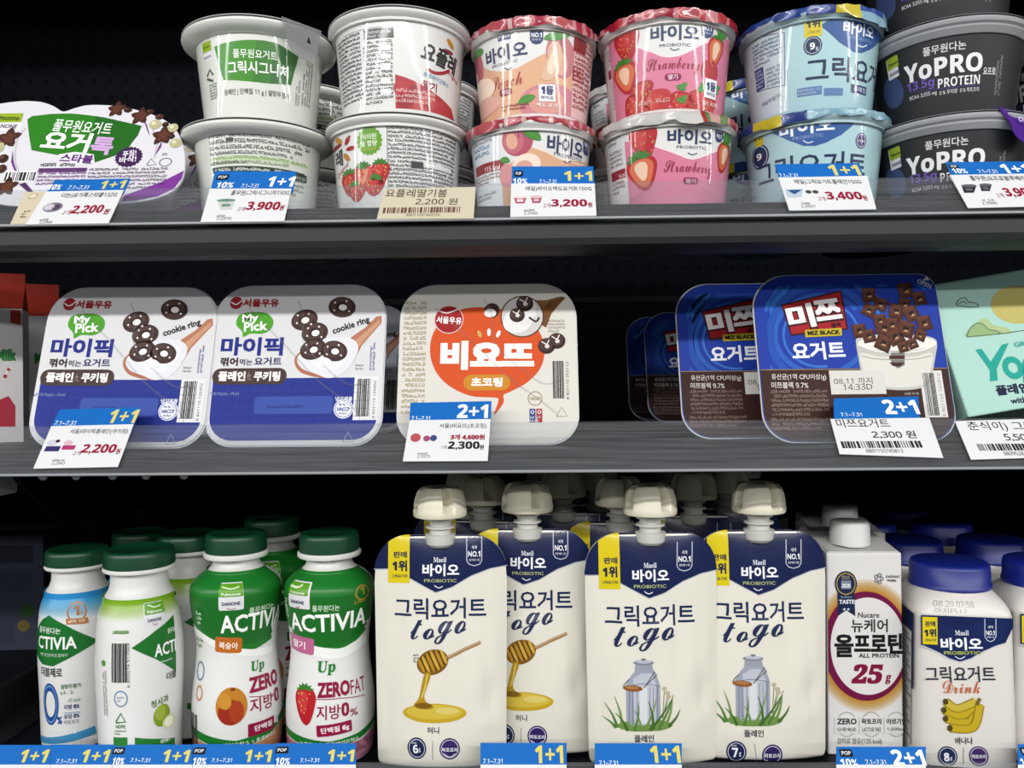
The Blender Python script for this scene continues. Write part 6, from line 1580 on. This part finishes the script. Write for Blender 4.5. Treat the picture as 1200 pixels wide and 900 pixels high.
# ================================================================== purple ring protein carton
def make_ring_carton():
    W_, D_, H_ = .0526, .058, .1424
    X = xat(1013.5, ZB + .08, .572)
    t = Thing('protein_drink_carton', 'white protein drink carton with purple ring and screw cap, in front', 'protein drink', (X, .572, ZB), (0, 0, R(0)), 'white protein drink cartons')
    w = W_ / 2; RISE = .0085
    p = Part(); bv, bf = box(-w, w, 0, D_, 0, H_, .0012); bv = [(x, y, z + (RISE * y / D_ if z > H_ * .5 else 0)) for x, y, z in bv]; p.add(bv, bf, M('d6d4d2', 'film'))
    a = Art(t, lambda u, v: Vector((u, 0, v)), (0, H_ * .5), None, 'film', clip=(-w + .0005, w - .0005, .001, H_ - .001))
    for i, c in enumerate(('d6c8b4', 'd6bb92', 'd4ac6e', 'd09c50', 'c88e3c')):
        a.ell(1015, 757, 62 - i * 2.6, 78 - i * 3.2, c, 1 + i, n=60)
    a.ell(1015, 757, 50, 64, '7a1448', 7, n=60); a.ell(1017, 757, 44, 57, 'd6d4d2', 8, n=60)
    a.pp([(981, 694), (1001, 694), (1002, 722), (991.5, 715), (981.5, 722)], '1e2c50', 9); a.t('TASTE', 983, 1001, 705, 5, 'dfe4ea', bold=.03, l=11); a.fine(985, 698, 999, 701, 1, 'aab4c8', seed=3, l=11); a.t('★★', 987, 996, 713.5, 3.4, 'dfe4ea', l=11)
    a.ell(991, 684, 13, 15, '1e2c50', 9); a.ell(991, 684, 11.4, 13, 'c0a458', 10, hole=.9); a.rect(985.5, 680, 997, 690, '8a94a8', 10); a.t('2020', 986, 996, 686, 4.4, 'eceef2', bold=.02, l=12); a.fine(986, 674, 996, 679, 2, 'c8c0a0', seed=4, l=12)
    for q in range(5): a.ell(1029.5 + 3.6 * math.cos(R(72 * q)), 678 + 4.4 * math.sin(R(72 * q)), 2.2, 2.4, '6a6a70', 9, hole=.6)
    a.t('DAESANG', 1038, 1054, 675.5, 3, '5a5a60', bold=.02, l=9); a.t('Wellife', 1039, 1050, 680, 3, '5a5a60', bold=.02, l=9)
    a.t('Nucare', 1005, 1030, 720.5, 6.5, '4a4448', bold=.02, l=10); a.t('뉴케어', 997, 1040, 733, 15.5, '3a3438', bold=.02, l=10)
    a.t('올', 977.5, 1000, 756.5, 27, '1c181a', bold=.034, l=10); a.t('프로틴', 1000.5, 1057, 754, 24, '1c181a', bold=.044, l=10)
    a.t('ALL PROTEIN', 1006, 1053, 768, 5.2, '3a3438', bold=.03, l=10)
    a.t('𝟐𝟓', 997, 1036, 789.5, 23, '8a1444', bold=.03, shear=.18, l=10); a.t('𝐠', 1036.5, 1044.5, 796, 11, '8a1444', bold=.02, shear=.18, l=10)
    for x, l1, l2 in ((992, 'ZERO', '당류제로'), (1021, '락토프리', 'LACTOSE FREE'), (1050, '아르기닌', '1,000mg')):
        a.ell(x, 848.5, 12, 14.5, '6a6468', 10, hole=.965)
        a.rect(x - 14, 840, x + 14, 859, 'd6d4d2', 11); a.t(l1, x - 11.5, x + 11.5, 845, 7, '2a2428', bold=.032, l=13); a.t(l2, x - 11, x + 11, 854.5, 5, '3a3438', bold=.01, l=13)
    a.t('감미료 함유(135 kcal)', 981, 1033, 868.5, 8, '4a4448', l=12)
    b = Art(t, lambda u, v: Vector((-w, D_ - u, v)), (D_ / 2, H_ * .5), None, 'film', clip=(.002, D_ - .002, .004, H_ - .004))
    b.emit([[(.008, .01), (.054, .01), (.054, .10), (.008, .10)]], '8a5a70', 1); b.emit([[(.012, .02), (.05, .02), (.05, .06), (.012, .06)]], 'd6d4d2', 2)
    p.art(a); p.art(b); p.build('carton_body', t, smooth=False)
    bv, bf = box(-w + .0015, w - .0015, .0015, D_ - .0015, H_ - .0005, H_ + .0006, .0004); p = Part(); p.add([(x, y, z + RISE * y / D_) for x, y, z in bv], bf, M('c4c2c0', 'film'))
    c = Art(t, lambda u, v: Vector((u, v, H_ + .0006 + RISE * v / D_)), (0, .03), None, 'film'); c.emit([[(-.022, .045), (-.004, .045), (-.004, .056), (-.022, .056)]], '8a8688', 1); c.emit([[(.006, .048), (.02, .048), (.02, .055), (.006, .055)]], 'a4a0a0', 1)
    p.art(c); p.build('top_panel', t, smooth=False)
    rib = lambda q, z: 1 + (.012 * math.cos(48 * q) if .003 < z - H_ < .016 else 0)
    Vc, Fc = lathe([(.0120, H_), (.0140, H_ + .0006), (.0142, H_ + .0022), (.0138, H_ + .0030), (.0136, H_ + .0166), (.0128, H_ + .0182), (.0115, H_ + .0188), (.001, H_ + .0188)], 144, rib, cap0=False, cap1=True)
    p = Part(); p.add([(x - .0025, y + .019, z + .0012 + RISE * (.019 + y) / D_ * (z < H_ + .002)) for x, y, z in Vc], Fc, M('ccccca', 'plast')); p.build('screw_cap', t, sharp=60)
    return t, X
rc, RX = make_ring_carton()
copy_tree(rc, (.2575, .645, ZB), label='white protein drink carton in shade behind the front one, its cap and top showing')

# ================================================================== square shouldered banana bottles
def squircle(n):
    def f(a, z):
        k = max(0, min(1, (.118 - z) / .010)) if z > .08 else 1
        e = 2 + (n - 2) * k
        return (abs(math.cos(a)) ** e + abs(math.sin(a)) ** e) ** (-1 / e)
    return f
def make_banana():
    Y = .584
    X = xat(1113, ZB + .07, Y)
    ang = R(-9)
    t = Thing('yogurt_drink_bottle', 'square banana drinking yogurt bottle with blue cap, beside the purple ring carton', 'yogurt drink', (X, Y, ZB), (0, 0, ang), 'square bottles with blue caps')
    prof = [(.0326, .0015), (.0335, .006), (.03267, .058), (.0320, .100), (.0319, .1028), (.0312, .1055), (.0285, .1115), (.0256, .1158), (.0250, .1180)]
    sh = squircle(7)
    p = Part(); p.add(*lathe([(.001, .002), (.028, .0015), (.031, 0)] + smooth_path(prof, 3), 120, sh), M('d6d2cc', 'film'))
    W2 = .0318
    a = Art(t, lambda u, v: Vector((u, -(.0334 - (v - .014) * .0165) - .0003, v)), (0, .06), None, 'film', clip=(-.0290, .0290, .002, .1030))
    N2 = '24305a'
    lo = [(1066, 755), (1082, 757), (1100, 765), (1112, 772), (1125, 776), (1138, 772), (1152, 764), (1168, 757), (1178, 754)]
    q = [a.px(*b) for b in lo]
    a.poly(q + [(.032, .1040), (-.032, .1040)], '18265a', 1); a.line(lo, 1.4, 'c4c6cc', 2)
    for r in range(12):
        a.emit([[(u0[0], u0[1] + .0018 * r + .001), (u1[0], u1[1] + .0018 * r + .001), (u1[0], u1[1] + .0018 * r + .0014), (u0[0], u0[1] + .0018 * r + .0014)] for u0, u1 in zip(q, q[1:])], '263c78', 2)
    a.rect(1081, 723, 1098.5, 755, 'f2dc1c', 4); a.t('판매', 1084, 1096, 731, 6.5, '2a2e4a', bold=.03, l=6); a.t('1위', 1083, 1097, 741.5, 9.5, '2a2e4a', bold=.04, l=6); a.t('그릭요거트', 1083, 1097, 750, 3.4, '2a2e4a', bold=.02, l=6)
    a.t('𝐌𝐚𝐞𝐢𝐥', 1119, 1135, 741.5, 6, 'e4e6ee', l=5); a.t('바이오', 1102, 1151, 754.5, 14.5, 'eef0f4', bold=.034, l=5); a.t('PROBIOTIC', 1106, 1149, 765, 4.2, 'b8c05a', bold=.03, l=5); a.line([(1119, 769), (1125, 772), (1131, 769)], 1, 'dfe2ea', 5, 3)
    shield(a, 1154, 725, 1167, 752, edge='c0c6d8', l=4)
    a.t('그릭요거트', 1084, 1166, 790, 18.5, '2a3040', bold=.014); a.t('𝓓𝓻𝓲𝓷𝓴', 1105, 1148, 805, 15, 'd2683c')
    for i, (x0, y0, x1, y1, x2, y2) in enumerate(((1147, 824, 1136, 846, 1108, 842), (1145, 822, 1128, 838, 1106, 832), (1143, 822, 1122, 830, 1108, 822), (1148, 826, 1140, 852, 1113, 853))):
        f0 = a.px(x0, y0)
        pth = smooth_path([(x0, y0), (x1, y1), (x2, y2)], 8)
        for w_, c_, l_ in ((11, 'a8901c', 3 + i * 2), (8, 'd6b82a' if i != 2 else 'dcc448', 4 + i * 2)): a.line(pth, w_, c_, l_)
        a.ell(x2, y2, 3.2, 3.6, '5a4a1a', 5 + i * 2)
    a.line([(1144, 826), (1148, 818)], 4, '7a6a1c', 13)
    a.t('바나나', 1119.5, 1140, 868, 8.5, '3a3a44', bold=.022)
    a.ell(1110.5, 886, 11.4, 11.6, '24305a', 3); a.ell(1110.5, 886, 9.8, 10, 'd4d6de', 4, hole=.93); a.t('8', 1106, 1112.5, 887, 10, 'eceef4', bold=.04, l=6); a.t('g', 1113.5, 1116, 889, 4.5, 'eceef4', l=6)
    a.line([(1129, 876), (1129, 896)], .8, '9a9aa0', 3); a.ell(1147, 886, 11.4, 11.6, '4a3270', 3); a.ell(1147, 886, 9.8, 10, 'd4d0e0', 4, hole=.93); a.t('락토프리', 1139, 1155, 886.5, 4.6, 'eceaf4', bold=.02, l=6)
    b = Art(t, lambda u, v: Vector((-(.0334 - (v - .014) * .0165) - .0003, -u, v)), (.01, .06), None, 'film', clip=(-.0285, .0285, .004, .1025))
    b.emit([[(-.028, .05), (.028, .05), (.028, .1025), (-.028, .1025)]], '18265a', 1)
    b.emit([[(-.024, .010), (.024, .010), (.024, .089), (-.024, .089)]], 'c8c6c4', 2)
    rg = random.Random(5)
    rows = [[(-.022, .014 + .0032 * r), (.022 - (r % 3) * .005, .014 + .0032 * r), (.022 - (r % 3) * .005, .0155 + .0032 * r), (-.022, .0155 + .0032 * r)] for r in range(23)]
    for r_ in rows:
        u = r_[0][0]
        while u < r_[1][0]:
            w_ = rg.choice((.0008, .0012, .002)); b.emit([[(u, r_[0][1]), (u + w_, r_[0][1]), (u + w_, r_[2][1]), (u, r_[2][1])]], '54545c', 3); u += w_ + .0006
    p.art(a); p.art(b)
    d, r0 = rev([(.0312, .1055), (.0285, .1115), (.0256, .1158)], sh)
    d_ = Art(t, lambda u, v: d(u, v), (0, .109), .003, 'film', ulim=.02, stepv=.001)
    d_.t('08.20 07:58', 1093, 1141, 708, 7, 'a4a29e'); d_.t('까지F5.L2', 1094, 1133, 716, 7, 'a4a29e')
    p.art(d_)
    p.build('printed_body', t, sharp=50)
    zc, zt, Rc = .1172, .1348, .0262
    rib = lambda q, z: 1 + (.010 * math.cos(60 * q) if zc + .004 < z < zt - .003 else 0)
    p = Part(); p.add(*lathe([(Rc * .9, zc), (Rc + .0006, zc + .0004), (Rc + .0006, zc + .003), (Rc, zc + .0036), (Rc * .985, zt - .003), (Rc * .955, zt - .0008), (Rc * .90, zt), (.001, zt)], 180, rib, cap0=False, cap1=True), M('17288c', 'plast')); p.build('screw_cap', t, sharp=60)
    return t, X, ang
bb, BX, ban = make_banana()
bY = .586
copy_tree(bb, (BX + .0685, bY, ZB), label='square banana drinking yogurt bottle cut by the view edge, beside the whole one')
for i, (dx, dy) in enumerate(((-.002, .078), (.066, .078), (-.004, .156), (.064, .156), (-.006, .234), (.062, .234))):
    copy_tree(bb, (BX + dx + .010, bY + dy, ZB), label='blue capped square bottle in shade, %s behind the %s' % (('second', 'second', 'third', 'third', 'fourth', 'fourth')[i], ('front banana bottle', 'cut off banana bottle')[i % 2]))
